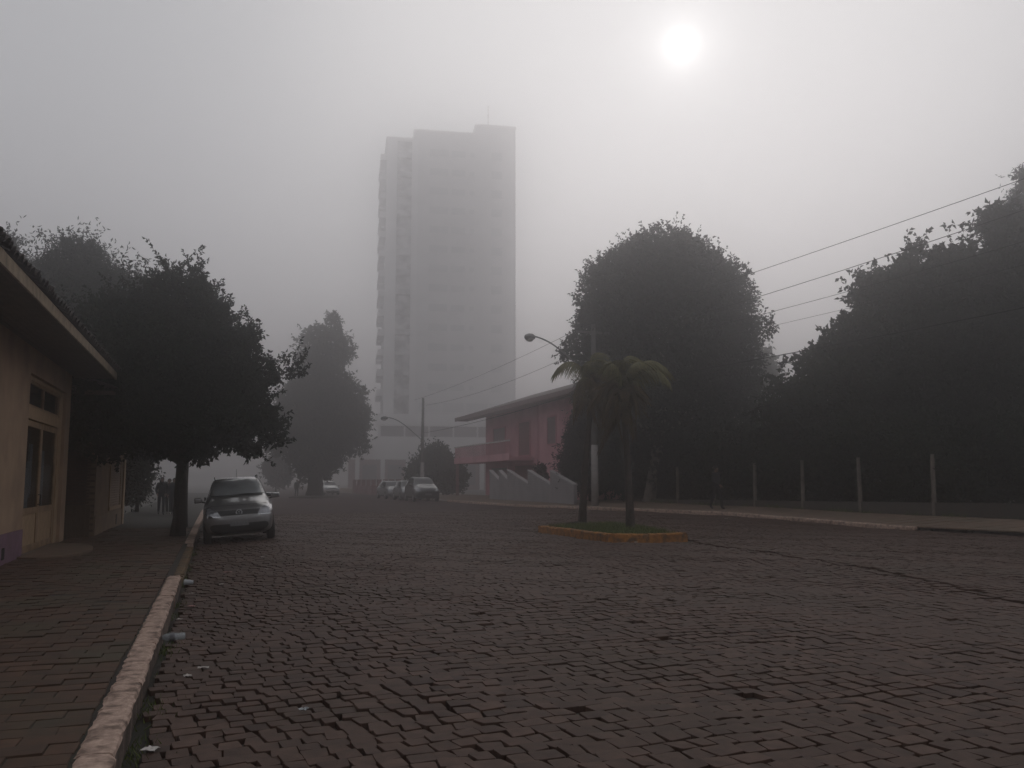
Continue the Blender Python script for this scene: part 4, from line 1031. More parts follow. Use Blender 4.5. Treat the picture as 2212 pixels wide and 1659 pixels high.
for (ya, yb, za, zb) in teeth:
    poly = [(ya + .01, -.1), (yb - .01, -.1), (yb - .01, zb), (ya + .01, za)]
    part(sw, 'wall_panel', MB().prism(poly, lambda a, b: (16.9, a, b), lambda a, b: (17.08, a, b)), M_siding)
    part(sw, 'cap', MB().prism([(ya + .01, za + .003), (yb - .01, zb + .003), (yb - .01, zb + .06), (ya + .01, za + .06)], lambda a, b: (16.86, a, b), lambda a, b: (17.12, a, b)), M_cap)
for (yy, xx, lab) in ((44.0, 17.5, 'small dark potted shrub behind the sawtooth wall, the nearer one'), (47.6, 17.5, 'small dark potted shrub behind the sawtooth wall, the farther one')):
    tree('potted_shrub', lab, (xx, yy, .2), [([(xx, yy, .2), (xx, yy, 1.9)], [.16, .05])], [(xx, yy, 2.15, .3, .45, .3), (xx, yy - .3, 1.7, .3, .4, .45)], M_leaf_d,
         dict(seed=int(yy), n_shoots=60, per=8, shoot_len=.25, leaf=(.14, .08), n_fill=500, fill_leaf=(.16, .1)), cat='shrub', group='potted shrubs')

# ---- fence of concrete posts on a low wall
M_concrete = pmat('fence_concrete', (0.20, 0.165, 0.14), (0.14, 0.115, 0.10), rough=0.9, scale=5, bump=0.3, bscale=40, stain=(0.07, 0.06, 0.045), stain_scale=3)
M_lowwall = pmat('low_wall', (0.065, 0.052, 0.044), (0.042, 0.035, 0.030), rough=0.95, scale=2, bump=0.4, bscale=25, stain=(0.03, 0.032, 0.022), stain_scale=1.2)
FP = np.array([(27.6, 4.0), (25.0, 14.0), (23.42, 20.7), (22.62, 23.68), (21.93, 26.39), (21.44, 29.03), (21.07, 31.68), (20.5, 33.9), (20.18, 36.5), (19.75, 41.0)])
FT = [2.4, 2.4, 2.4, 2.37, 2.32, 2.27, 2.22, 2.17, 2.12, 2.1]
FW = [.85, .83, .80, .77, .74, .71, .68, .66, .62, .6]
fn = empty('fence', (21.9, 26.4, .3), label='row of concrete fence posts on a low wall before the dark wooded lot', cat='fence')
bw_ = MB()
for i in range(len(FP) - 1):
    a, b = FP[i], FP[i + 1]; d = (b - a) / np.linalg.norm(b - a); nr = np.array([d[1], -d[0]]) * .09
    q = [a + nr, a - nr, b - nr, b + nr]
    part(fn, 'base_wall', MB().hexa([(q[0][0], q[0][1], .0), (q[1][0], q[1][1], .0), (q[2][0], q[2][1], .0), (q[3][0], q[3][1], .0),
        (q[0][0], q[0][1], FW[i]), (q[1][0], q[1][1], FW[i]), (q[2][0], q[2][1], FW[i + 1]), (q[3][0], q[3][1], FW[i + 1])]), M_lowwall)
rgp = random.Random(4)
for i in range(2, 9):
    x, y = FP[i]; e, e2 = rgp.uniform(-.05, .05), rgp.uniform(-.04, .04)
    part(fn, 'post', MB().hexa([(x - .11, y - .055, .2), (x + .0, y - .055, .2), (x + .0, y + .055, .2), (x - .11, y + .055, .2), (x - .10 + e, y - .045 + e2, FT[i]), (x - .01 + e, y - .045 + e2, FT[i]), (x - .01 + e, y + .045 + e2, FT[i]), (x - .10 + e, y + .045 + e2, FT[i])]), M_concrete)
n = 2600
ty_ = RNG.uniform(18, 40, n); keepm = (np.sin(ty_ * 1.7) + np.sin(ty_ * 4.1 + 2) + RNG.normal(0, .7, n)) > .4; ty_ = ty_[keepm]
tx_ = np.interp(ty_, FP[:, 1], FP[:, 0]) - .10 - np.abs(RNG.normal(0, .09, len(ty_)))
tz_ = np.array([float(kerb_top(b)) - .012 + .06 * max(0, a - float(kerb_x(b)) - .14) for a, b in zip(tx_, ty_)])
V, F, T = blades(np.stack([tx_, ty_, tz_], 1), 0.16, 0.009, RNG)
tag(link(bpy.data.objects.new('verge_weeds', np_mesh('verge_weeds', V, F, M_grass, T))), 'sparse weeds at the foot of the low wall on the right', 'weeds', kind='stuff')

# ================================================================== STREET FURNITURE
M_pole = pmat('concrete_pole', (0.10, 0.09, 0.088), (0.07, 0.064, 0.06), rough=0.9, scale=4, bump=0.2, bscale=30)
M_polew = pmat('limewashed_pole', (0.34, 0.31, 0.30), (0.25, 0.23, 0.22), rough=0.9, scale=6, bump=0.2, bscale=30)
M_steel = pmat('lamp_steel', (0.17, 0.165, 0.16), (0.12, 0.12, 0.115), rough=0.55, scale=6, metal=0.5)
M_bowl = pmat('lamp_bowl', (0.46, 0.45, 0.43), (0.36, 0.35, 0.34), rough=0.35, scale=4)
def lamp(base, arm_z, head, top, label, cross=True):
    bx_, by_, bz_ = base
    r = empty('street_lamp', base, label=label, cat='street lamp', group='street lamps on concrete poles')
    part(r, 'pole', MB().tube([(bx_, by_, bz_ - .3), (bx_, by_, top)], [.17, .10], 10), M_pole, smooth=True)
    part(r, 'painted_base', MB().tube([(bx_, by_, bz_), (bx_, by_, bz_ + 2.9)], [.178, .158], 10), M_polew, smooth=True)
    p0 = np.array([bx_, by_, arm_z]); p3 = np.array(head, float)
    d = p3 - p0
    pts = []
    for t in np.linspace(0, 1, 14):
        a = p0 + (p0 + d * np.array([.50, .50, .72]) - p0) * t; b = p0 + d * np.array([.50, .50, .72]); c = p0 + d * np.array([.72, .72, 1.02])
        pts.append(tuple((1 - t) ** 3 * p0 + 3 * (1 - t) ** 2 * t * b + 3 * (1 - t) * t * t * c + t ** 3 * (p3 + np.array([0, 0, .04]))))
    part(r, 'arm', MB().tube(pts, .034, 7), M_steel, smooth=True)
    part(r, 'bracket', MB().box(bx_ - .15, bx_ + .15, by_ - .15, by_ + .15, arm_z - .12, arm_z + .05), M_steel, bevel=.02)
    u = d.copy(); u[2] = 0; u /= np.linalg.norm(u)
    hs = MB(); prof = [(0.02, -.10), (.10, -.04), (.155, .10), (.165, .28), (.12, .46), (.03, .52)]
    hs.lathe([(a, b) for a, b in prof], 14)
    rot = Vector((0, 0, 1)).rotation_difference(Vector((u[0], u[1], -.12)).normalized())
    hs.v = [tuple(rot @ Vector(q) + Vector(p3)) for q in hs.v]
    hd = part(r, 'lamp_head', hs, M_steel, smooth=True)
    bo = MB(); bo.lathe([(0.01, .02), (.10, .05), (.15, .14), (.155, .28), (.11, .42), (.01, .46)], 14)
    bo.v = [tuple(rot @ Vector(q) + Vector(p3) + Vector((0, 0, -.055))) for q in bo.v]
    part(r, 'bowl', bo, M_bowl, hd, smooth=True)
    if not cross: return r
    part(r, 'crossarm', MB().box(bx_ - .9, bx_ + .9, by_ - .05, by_ + .05, top - .45, top - .35), M_pole)
    for s in (-.8, 0.3, .8):
        part(r, 'insulator', MB().lathe([(.03, 0), (.05, .06), (.03, .12)], 8, (bx_ + s, by_, top - .35)), M_dark)
    return r
lamp((17.04, 38.9, .28), 6.25, (13.2, 36.8, 7.86), 9.0, 'street lamp with curved arm on a concrete pole, base painted white, behind the palms')
lamp((16.05, 71.8, .08), 4.75, (13.0, 71.5, 6.55), 8.3, 'faint street lamp and pole in the fog before the tower', False)
M_wire = pmat('cable', (0.02, 0.02, 0.02), (0.015, 0.015, 0.015), rough=0.7)
def wire(pts, sag, rad, label):
    path = []
    for a, b in zip(pts[:-1], pts[1:]):
        a = np.array(a, float); b = np.array(b, float)
        for t in np.linspace(0, 1, 15)[:-1]:
            path.append(a + (b - a) * t - np.array([0, 0, sag * 4 * t * (1 - t)]))
    path.append(np.array(pts[-1], float))
    o = MB().tube(path, rad, 5).build('overhead_wire', M_wire, None, smooth=True)
    tag(o, label, 'wire', 'overhead wires along the right pavement')
wire([(20.2, 2, 9.4), (16.3, 38.9, 8.75), (15.3, 71.8, 8.1)], .25, .009, 'uppermost overhead wire crossing the sky above the right-hand trees')
wire([(20.9, 2, 9.3), (17.3, 38.9, 8.15), (16.3, 71.8, 7.7)], .45, .010, 'overhead wire just below the uppermost one, passing the tip of the broadleaf tree')
wire([(19.9, 2, 7.9), (16.9, 38.9, 7.5)], .40, .007, 'thin middle wire meeting the round tree halfway up')
wire([(20.1, 2, 6.0), (17.1, 38.9, 5.95), (16.1, 71.8, 5.4)], .22, .015, 'thick low cable running in front of the dark right-hand trees')
wire([(20.6, 2, 7.4), (17.25, 38.9, 7.2)], .40, .005, 'thin wire just below the middle one')

# ================================================================== CARS
M_rubber = pmat('tyre_rubber', (0.014, 0.014, 0.014), (0.010, 0.010, 0.010), rough=0.85, scale=20)
M_rim = pmat('wheel_rim', (0.30, 0.30, 0.31), (0.22, 0.22, 0.23), rough=0.4, metal=0.8, scale=8)
M_carglass = pmat('car_glass', (0.045, 0.055, 0.058), (0.06, 0.07, 0.072), rough=0.04, scale=2.0, spec=1.0, coat=1.0)
M_farglass = pmat('far_car_glass', (0.05, 0.055, 0.058), (0.07, 0.075, 0.078), rough=0.45, spec=0.3)
M_dewskyglass = pmat('dewy_sky_glass', (0.25, 0.265, 0.27), (0.19, 0.20, 0.205), rough=0.25, scale=2.5, spec=0.8)  # dew film; base colour paled further to paint in the reflected sky
M_black = pmat('black_plastic', (0.010, 0.010, 0.011), (0.007, 0.007, 0.008), rough=0.55, scale=15)
M_lens = pmat('headlight_lens', (0.34, 0.34, 0.36), (0.20, 0.20, 0.22), rough=0.08, metal=0.4, coat=1.0, scale=10)
M_chrome = pmat('chrome', (0.65, 0.65, 0.67), (0.55, 0.55, 0.57), rough=0.15, metal=1.0)
M_plate = pmat('number_plate', (0.20, 0.20, 0.205), (0.15, 0.15, 0.155), rough=0.5, scale=25)
M_taill = pmat('tail_lamp', (0.16, 0.015, 0.015), (0.12, 0.01, 0.01), rough=0.15, coat=1.0)
M_emblem = pmat('emblem_silver', (0.62, 0.62, 0.64), (0.55, 0.55, 0.57), rough=0.3, metal=0.2)
def paint(name, col):
    return pmat(name, col, tuple(c * .85 for c in col), rough=0.30, metal=0.65, coat=1.0, scale=3)
SILVER = pmat('silver_paint', (0.22, 0.214, 0.212), (0.19, 0.185, 0.183), rough=0.30, metal=0.55, coat=1.0, scale=3); DARKP = paint('dark_paint', (0.03, 0.03, 0.034)); GREYP = paint('grey_paint', (0.22, 0.22, 0.23)); WHITEP = paint('white_car_paint', (0.62, 0.61, 0.60))
ST = [(0.00, .60, .30, .55, .62, None), (0.07, .73, .22, .63, .74, None), (0.22, .79, .19, .74, .855, None), (0.58, .82, .18, .85, .965, None), (0.96, .83, .18, .92, 1.045, None),
      (1.30, .83, .18, .945, 1.245, (.735, .655)), (1.68, .83, .18, .955, 1.465, (.745, .60)), (2.2, .83, .18, .965, 1.535, (.75, .60)), (3.0, .83, .18, .975, 1.515, (.745, .595)),
      (3.42, .82, .2, .975, 1.425, (.725, .58)), (3.66, .80, .24, .95, 1.16, (.70, .60)), (3.80, .74, .32, .80, .92, None)]
def make_car(name, loc, rz, roll, pnt, label, sc=(1, 1, 1), detail=True, pitch=0.0):
    root = empty(name, loc, label=label, cat='car')
    root.rotation_euler = (pitch, roll, rz)
    S = Vector(sc)
    V = []; F = []
    for (y, w, zb, zs, zt, gh) in ST:
        g0, g1 = gh if gh else (w - .09, w - .22)
        half = [(0, zb), (.8 * w, zb), (w - .025, zb + .08), (w, .46), (w, zs - .13), (w - .03, zs - .01), (g0, zs + .03), (g1, zt - .055), (g1 * .82, zt - .012), (g1 * .4, zt)]
        ring = [(x, y, z) for x, z in half] + [(-x, y, z) for x, z in reversed(half[1:])]
        V += ring
    n = len(ST and ring)
    for i in range(len(ST) - 1):
        for k in range(n):
            F.append((i*n+k, i*n+(k+1) % n, (i+1)*n+(k+1) % n, (i+1)*n+k))
    F.append(tuple(range(n - 1, -1, -1))); m_ = (len(ST) - 1) * n; F.append(tuple(range(m_, m_ + n)))
    V = [(a * S.x, b * S.y, c * S.z) for a, b, c in V]
    body = MB().add(V, [f[::-1] for f in F]).build('body', pnt, root, smooth=True)
    sd = body.modifiers.new('sub', 'SUBSURF'); sd.levels = 2; sd.render_levels = 2
    bpy.context.view_layer.update()
    dg = bpy.context.evaluated_depsgraph_get(); ev = body.evaluated_get(dg); me = ev.to_mesh()
    bvh = BVHTree.FromPolygons([v.co.copy() for v in me.vertices], [tuple(p.vertices) for p in me.polygons]); ev.to_mesh_clear()
    def panel(nm, rows, mat, axis, nu=10, off=.006, parent=None):
        """rows of (height, a, b) laid on the body along an axis: '-y' front, '+y' rear, '+x'/'-x' sides"""
        hs = [r[0] for r in rows]; nv = 10; vs = []
        for j in range(nv + 1):
            h = hs[0] + (hs[-1] - hs[0]) * j / nv
            a = np.interp(h, hs, [r[1] for r in rows]); b = np.interp(h, hs, [r[2] for r in rows])
            for i in range(nu + 1):
                c = a + (b - a) * i / nu
                if axis == '-y': o_, d_ = Vector((c * S.x, -2, h * S.z)), Vector((0, 1, 0))
                elif axis == '+y': o_, d_ = Vector((c * S.x, 6 * S.y, h * S.z)), Vector((0, -1, 0))
                else:
                    s_ = 1 if axis == '+x' else -1; o_, d_ = Vector((3 * s_, c * S.y, h * S.z)), Vector((-s_, 0, 0))
                hit, nr, _, _ = bvh.ray_cast(o_, d_)
                if hit is None:
                    hit, nr, _, _ = bvh.find_nearest(o_ + d_ * (2 if 'y' in axis else 2.2))
                if nr.dot(d_) > 0: nr = -nr
                vs.append(hit + nr * off)
        fs = [(j*(nu+1)+i, j*(nu+1)+i+1, (j+1)*(nu+1)+i+1, (j+1)*(nu+1)+i) for j in range(nv) for i in range(nu)]
        return MB().add(vs, fs).build(nm, mat, parent or root, smooth=True)
    ws = panel('windscreen', [(1.07, -.66, .66), (1.25, -.60, .60), (1.43, -.52, .52)], M_dewskyglass if detail else M_farglass, '-y', 14)
    panel('rear_window', [(1.06, -.58, .58), (1.36, -.50, .50)], M_carglass, '+y', 12)
    for ax in ('+x', '-x'):
        panel('side_window', [(1.01, 1.22, 2.12), (1.24, 1.45, 2.12), (1.40, 1.72, 2.12)], M_carglass, ax)
        panel('side_window', [(1.01, 2.18, 3.05), (1.40, 2.18, 3.0)], M_carglass, ax)
        panel('side_window', [(1.01, 3.10, 3.45), (1.36, 3.06, 3.30)], M_carglass, ax)
        panel('sill', [(.2, .95, 2.85), (.32, .95, 2.85)], M_black, ax, off=.01)
        for yc in (.78, 3.22):       # dark wheel wells
            s_ = 1 if ax == '+x' else -1
            panel('wheel_arch', [(.20, yc - .34, yc + .34), (.42, yc - .33, yc + .33), (.58, yc - .22, yc + .22), (.645, yc - .08, yc + .08)], M_black, ax, 12, .008)
    for s_ in (-1, 1):
        panel('headlight', sorted([(.635, s_ * .44, s_ * .70), (.70, s_ * .47, s_ * .765), (.78, s_ * .54, s_ * .785), (.835, s_ * .64, s_ * .775)]), M_lens, '-y', 10, .010)
        panel('headlight_rim', [(.615, s_ * .42, s_ * .74), (.632, s_ * .43, s_ * .745)], M_chrome if detail else M_black, '-y', 10, .011)
        panel('tail_lamp', [(.72, s_ * .50, s_ * .70), (.95, s_ * .56, s_ * .69)], M_taill, '+y', 6, .01)
        mr = MB(); xs = s_ * .93; 
        mr.hexa([(xs - .10, 1.16, .95), (xs + .10, 1.16, .96), (xs + .085, 1.05, .97), (xs - .085, 1.05, .96), (xs - .10, 1.16, 1.10), (xs + .10, 1.16, 1.085), (xs + .08, 1.05, 1.06), (xs - .085, 1.05, 1.07)])
        mr.v = [(a * S.x, b * S.y, c * S.z) for a, b, c in mr.v]
        mo = mr.build('mirror', pnt, root, smooth=False, bevel=.025)
        MB().tube([(s_ * .78 * S.x, 1.18 * S.y, .96 * S.z), (s_ * .87 * S.x, 1.12 * S.y, .985 * S.z)], .022, 6).build('mirror_arm', M_black, mo)
        for yc in (.78, 3.22):
            wx = s_ * .745 * S.x; rr = .295 * S.z ** .6
            wh = MB().lathe([(.20, -.09), (rr - .02, -.095), (rr, -.06), (rr, .06), (rr - .02, .095), (.20, .09)], 22, (wx, yc * S.y, rr), 'x')
            wo = wh.build('wheel', M_rubber, root, smooth=False)
            MB().lathe([(.03, .095), (.16, .092), (.195, .085), (.195, -.08), (.03, -.09)], 18, (wx + (s_ * .012), yc * S.y, rr), 'x').build('rim', M_rim, wo)
    panel('upper_grille', [(.645, -.43, .43), (.70, -.46, .46), (.755, -.50, .50)], M_black, '-y', 16, .007)
    panel('lower_grille', [(.245, -.46, .46), (.30, -.62, .62), (.37, -.67, .67), (.43, -.66, .66), (.455, -.60, .60)], M_black, '-y', 18, .006)
    panel('bumper_lip', [(.205, -.60, .60), (.225, -.64, .64)], pnt if detail else M_black, '-y', 16, .014)
    panel('number_plate', [(.40, -.21, .21), (.505, -.21, .21)], M_plate, '-y', 6, .024)
    panel('rear_plate', [(.55, -.21, .21), (.66, -.21, .21)], M_plate, '+y', 6, .02)
    if detail:
        panel('wiper', [(1.066, -.62, .05), (1.085, -.62, .04)], M_black, '-y', 10, .022, ws)
        panel('wiper', [(1.066, .02, .60), (1.095, .04, .62)], M_black, '-y', 10, .022, ws)
        panel('bonnet_seam', [(.865, -.66, .66), (.872, -.66, .66)], M_black, '-y', 14, .003)
        MB().tube([(.02, 1.85, 1.50 * S.z), (.02, 1.93, 1.72 * S.z)], [.006, .003], 5).build('antenna', M_black, root)
        for s_ in (-1, 1):
            MB().tube([(s_ * .52 * S.x, 1.75, 1.47 * S.z), (s_ * .53 * S.x, 2.1, 1.54 * S.z), (s_ * .53 * S.x, 3.0, 1.53 * S.z), (s_ * .52 * S.x, 3.3, 1.46 * S.z)], .014, 6).build('roof_rail', M_black, root)
        # round emblem: a ring with a V over a W
        cz = .70 * S.z; hit, nr, _, _ = bvh.ray_cast(Vector((0, -2, cz)), Vector((0, 1, 0))); y0 = hit.y - .022
        em = MB(); R_ = .075
        em.tube([(R_ * math.cos(t), y0, cz + R_ * math.sin(t)) for t in np.linspace(0, 2 * math.pi, 25)], .0075, 5, cap=False)
        em.tube([(-.036, y0, cz + .062), (0, y0, cz + .008), (.036, y0, cz + .062)], .0065, 5)
        em.tube([(-.068, y0, cz + .026), (-.032, y0, cz - .064), (0, y0, cz - .006), (.032, y0, cz - .064), (.068, y0, cz + .026)], .0065, 5)
        em.build('emblem', M_emblem, root, smooth=True)
    return root
zl, zr_ = float(road_z(-.1, 24.4)), float(road_z(1.35, 24.4))
rollc = -math.atan2(zr_ - zl, 1.45)
make_car('parked_car', (.63, 23.55, (zl + zr_) / 2 + .002), 0.0, rollc, SILVER, 'silver hatchback parked at the left kerb, facing the camera', (1.05, 1.0, 1.09))
make_car('parked_car', (.78, 29.2, float(road_z(.78, 30)) + .01), 0.0, rollc, DARKP, 'dark car parked directly behind the silver hatchback, nearly hidden', (1.03, 1.05, 1.02), False)
make_car('parked_car', (13.9, 60.2, float(road_z(13.9, 62))), 0.0, 0, DARKP, 'dark tall off-road car parked at the right kerb before the pink house', (1.08, 1.1, 1.14), False)
make_car('parked_car', (14.2, 66.6, float(road_z(14.2, 68))), 0.0, 0, GREYP, 'grey car parked behind the dark off-road car in the fog', (1.02, 1.05, 1.0), False)
make_car('parked_car', (14.1, 72.2, float(road_z(14.1, 74))), .06, 0, SILVER, 'dull silver car, farthest left of the three parked by the right kerb', (1.02, 1.08, .98), False)
make_car('white_car', (11.9, 97, float(road_z(12, 98))), .1, 0, WHITEP, 'faint white car standing right of the median tree trunk', (1.02, 1.05, .98), False)

# ================================================================== PEOPLE
M_skin = pmat('skin', (0.26, 0.16, 0.12), (0.21, 0.13, 0.10), rough=0.6, scale=10)
M_hair = pmat('hair', (0.015, 0.012, 0.010), (0.010, 0.008, 0.007), rough=0.6, scale=30)
def cloth(name, col): return pmat(name, col, tuple(c * .7 for c in col), rough=0.9, scale=14, bump=0.2, bscale=40)
JB = cloth('black_jacket', (0.018, 0.018, 0.022)); JN = cloth('navy_jacket', (0.020, 0.024, 0.034)); JG = cloth('grey_jumper', (0.045, 0.043, 0.045)); JR = cloth('maroon_jumper', (0.06, 0.018, 0.018))
TJ = cloth('dark_jeans', (0.022, 0.026, 0.036)); TB = cloth('black_trousers', (0.014, 0.014, 0.015)); SH = cloth('dark_shoes', (0.012, 0.012, 0.012)); SW_ = cloth('pale_shoes', (0.30, 0.29, 0.28))
def person(loc, rz, h, mats, label, stride=0.0, arm=0.0, hair_len=0.0, bend=0.0):
    """mats: jacket, trousers, shoes; stride in metres between the feet; faces local -Y"""
    root = empty('person', loc, rz, label=label, cat='person')
    k = h / 1.75; s2 = stride / 2
    J = dict(pel=(0, 0, .96), sp=(0, -.01 - bend * .2, 1.16), ch=(0, -.015 - bend * .5, 1.36), nk=(0, -.005 - bend, 1.50), hb=(0, -.02 - bend, 1.58), hm=(0, -.025 - bend, 1.645), ht=(0, -.015 - bend, 1.705))
    for s, n in ((-1, 'l'), (1, 'r')):
        f = s2 * s
        J.update({n + 'hip': (s * .085, 0, .90), n + 'kn': (s * .095, -f * .55 - .03, .50 + abs(f) * .03), n + 'an': (s * .09, -f + (.06 if f < 0 else 0), .09 + (.05 if f < -.05 else 0)), n + 'to': (s * .10, -f - .15 + (.06 if f < 0 else 0), .035),
                  n + 'sh': (s * .175, -.01 - bend * .6, 1.415), n + 'el': (s * .245, f * .5 + .03 - arm * .02, 1.13), n + 'wr': (s * .25 - s * arm * .10, f * .9 - .08 - arm * .16, .89 + arm * .16), n + 'hd': (s * .245 - s * arm * .13, f * .95 - .11 - arm * .22, .82 + arm * .18)})
    rad = dict(pel=(.165, .13), sp=(.165, .135), ch=(.185, .145), nk=(.056, .056), hb=(.068, .078), hm=(.080, .098), ht=(.060, .072), hip=(.095, .10), kn=(.070, .072), an=(.055, .058), to=(.042, .034), sh=(.085, .085), el=(.066, .066), wr=(.042, .040), hd=(.036, .020))
    E_ = [('pel', 'sp'), ('sp', 'ch'), ('ch', 'nk'), ('nk', 'hb'), ('hb', 'hm'), ('hm', 'ht')]
    for n in 'lr':
        E_ += [('pel', n + 'hip'), (n + 'hip', n + 'kn'), (n + 'kn', n + 'an'), (n + 'an', n + 'to'), ('ch', n + 'sh'), (n + 'sh', n + 'el'), (n + 'el', n + 'wr'), (n + 'wr', n + 'hd')]
    names = list(J); ix = {n: i for i, n in enumerate(names)}
    me = bpy.data.meshes.new('sk'); me.from_pydata([tuple(np.array(J[n]) * k) for n in names], [(ix[a], ix[b]) for a, b in E_], [])
    o = bpy.data.objects.new('sk', me); COL.objects.link(o)
    o.modifiers.new('skin', 'SKIN'); sb = o.modifiers.new('sub', 'SUBSURF'); sb.levels = 2; sb.render_levels = 2
    for n in names:
        sv = me.skin_vertices[0].data[ix[n]]; r_ = rad[n if n in rad else n[1:]]; sv.radius = (r_[0] * k, r_[1] * k); sv.use_root = (n == 'pel')
    bpy.context.view_layer.update()
    dg = bpy.context.evaluated_depsgraph_get(); bm_ = bpy.data.meshes.new_from_object(o.evaluated_get(dg)); 
    bpy.data.objects.remove(o); bpy.data.meshes.remove(me)
    # fingers rooted in the palms, nose and ears: same continuous figure
    ex = MB()
    for n, s in (('l', -1), ('r', 1)):
        hd = np.array(J[n + 'hd']) * k; d = hd - np.array(J[n + 'wr']) * k; d /= np.linalg.norm(d)
        sd_ = np.cross(d, [s, 0, 0]); sd_ /= np.linalg.norm(sd_) + 1e-6
        for q in range(4):
            b0 = hd + sd_ * (q - 1.5) * .018 * k; ln = (.065, .078, .074, .056)[q] * k
            ex.tube([b0 - d * .02 * k, b0 + d * ln * .5, b0 + d * ln * .9 + np.array([-s * .012, 0, -.004])], [.0095 * k, .0088 * k, .006 * k], 6)
        ex.tube([hd - d * .045 * k, hd - d * .01 * k + sd_ * .042 * k, hd + d * .025 * k + sd_ * .046 * k], [.011 * k, .010 * k, .007 * k], 6)
    hm = np.array(J['hm']) * k
    ex.tube([hm + np.array([0, -.085, .02]) * k, hm + np.array([0, -.112, -.018]) * k, hm + np.array([0, -.092, -.03]) * k], [.008 * k, .015 * k, .010 * k], 6)
    for s in (-1, 1): ex.tube([hm + np.array([s * .074, .005, -.02]) * k, hm + np.array([s * .088, .012, .008]) * k, hm + np.array([s * .076, .008, .025]) * k], [.010 * k, .016 * k, .008 * k], 6)
    nb_ = len(bm_.vertices)
    vs = [tuple(v.co) for v in bm_.vertices] + ex.v; fs = [tuple(p.vertices) for p in bm_.polygons] + [tuple(nb_ + i for i in f) for f in ex.f]
    bpy.data.meshes.remove(bm_)
    b = MB().add(vs, fs); me2 = b.mesh('body', mats[0], True)
    me2.materials.append(mats[1]); me2.materials.append(mats[2]); me2.materials.append(M_skin)
    wrz = {n: np.array(J[n + 'hd']) * k for n in 'lr'}
    for p in me2.polygons:
        c = np.array(p.center); z = c[2] / k
        if z > 1.515: p.material_index = 3
        elif min(np.linalg.norm(c - wrz['l']), np.linalg.norm(c - wrz['r'])) < .10 * k and abs(c[0]) > .10 * k: p.material_index = 3
        elif z < .11: p.material_index = 2
        elif z < .90 and abs(c[0]) < .19 * k: p.material_index = 1
    link(bpy.data.objects.new('body', me2), root)
    # hair cap, eyes, jacket hem
    hp = MB(); c0 = hm + np.array([0, .012, .012]) * k
    prof = [(.001, .092), (.045, .082), (.075, .055), (.088, .015), (.086, -.03), (.07, -.06 - hair_len)]
    hv = []
    nseg = 14
    for r_, z_ in prof:
        for q in range(nseg):
            a = 2 * math.pi * q / nseg; front = max(0, -math.sin(a)) 
            zz = z_ if z_ > .03 else (z_ * (1 - front) + .045 * front if front > .35 else z_)
            hv.append(tuple(c0 + np.array([r_ * math.cos(a), r_ * 1.14 * math.sin(a), zz]) * k))
    hf = [(i*nseg+q, i*nseg+(q+1) % nseg, (i+1)*nseg+(q+1) % nseg, (i+1)*nseg+q) for i in range(len(prof) - 1) for q in range(nseg)]
    MB().add(hv, hf).build('hair', M_hair, root, smooth=True)
    for s in (-1, 1): MB().lathe([(.002, -.006), (.009, 0), (.002, .006)], 8, tuple(hm + np.array([s * .031, -.088, .012]) * k)).build('eye', M_hair, root)
    return root
person((19.35, 31.9, float(kerb_top(31.9)) + .03), R(12), 1.74, (JB, TB, SH), 'person in dark jacket walking along the right pavement by the fence', stride=.42, arm=.7)
person((-2.30, 42.9, -.02), R(8), 1.68, (JB, TJ, SH), 'person on the left pavement, leftmost of the three walking together', stride=.30, arm=.4, hair_len=.16)
person((-2.02, 43.6, -.03), R(-4), 1.62, (JR, TB, SW_), 'person on the left pavement in the middle of the three walking together', stride=.25, arm=.3)
person((-1.76, 42.6, -.02), R(-10), 1.64, (JN, TJ, SH), 'person on the left pavement nearest the tree trunk, one of three walking together', stride=.34, arm=.2, hair_len=.10)
person((7.25, 86.5, -.10), R(10), 1.68, (JG, TJ, SH), 'faint person standing left of the median tree trunk', stride=.2)
md = MB().lathe([(2.4, -.2), (2.3, .08), (1.9, .16), (.8, .22)], 20, (8.7, 84.5, -.1)).build('median_bed', M_soil, None, smooth=True)
tag(md, 'low round earth bed around the foot of the median tree', 'earth bed')

# ================================================================== LITTER
def plastic(name, col, op=.45):
    m = bpy.data.materials.new(name); m.use_nodes = True; N = m.node_tree.nodes; L = m.node_tree.links; b = N['Principled BSDF']
    b.inputs['Base Color'].default_value = (*col, 1); b.inputs['Roughness'].default_value = .15
    nz = N.new('ShaderNodeTexNoise'); nz.inputs['Scale'].default_value = 22; mp = N.new('ShaderNodeMapRange'); mp.inputs['To Min'].default_value = op - .2; mp.inputs['To Max'].default_value = op + .2; L.new(nz.outputs['Fac'], mp.inputs['Value'])
    tr = N.new('ShaderNodeBsdfTransparent'); ms = N.new('ShaderNodeMixShader'); L.new(mp.outputs[0], ms.inputs[0]); L.new(tr.outputs[0], ms.inputs[1]); L.new(b.outputs[0], ms.inputs[2]); L.new(ms.outputs[0], N['Material Output'].inputs[0])
    return m
M_pet = plastic('clear_pet', (.50, .54, .56)); M_cup = plastic('milky_cup', (.55, .57, .60), .6); M_capb = pmat('bottle_cap', (.03, .06, .16), (.02, .05, .12), rough=.5)
M_paper = pmat('litter_paper', (.52, .48, .45), (.40, .37, .35), rough=.9, scale=30); M_wrap = pmat('wrapper_red', (.30, .07, .07), (.40, .30, .28), rough=.5, scale=40); M_lab = pmat('bottle_label', (.16, .16, .17), (.10, .10, .11), rough=.6)
bt = empty('plastic_bottle', (-.38, 10.1, float(road_z(-.38, 10.1)) + .045), R(100), label='crushed clear plastic bottle lying against the left kerb', cat='bottle')
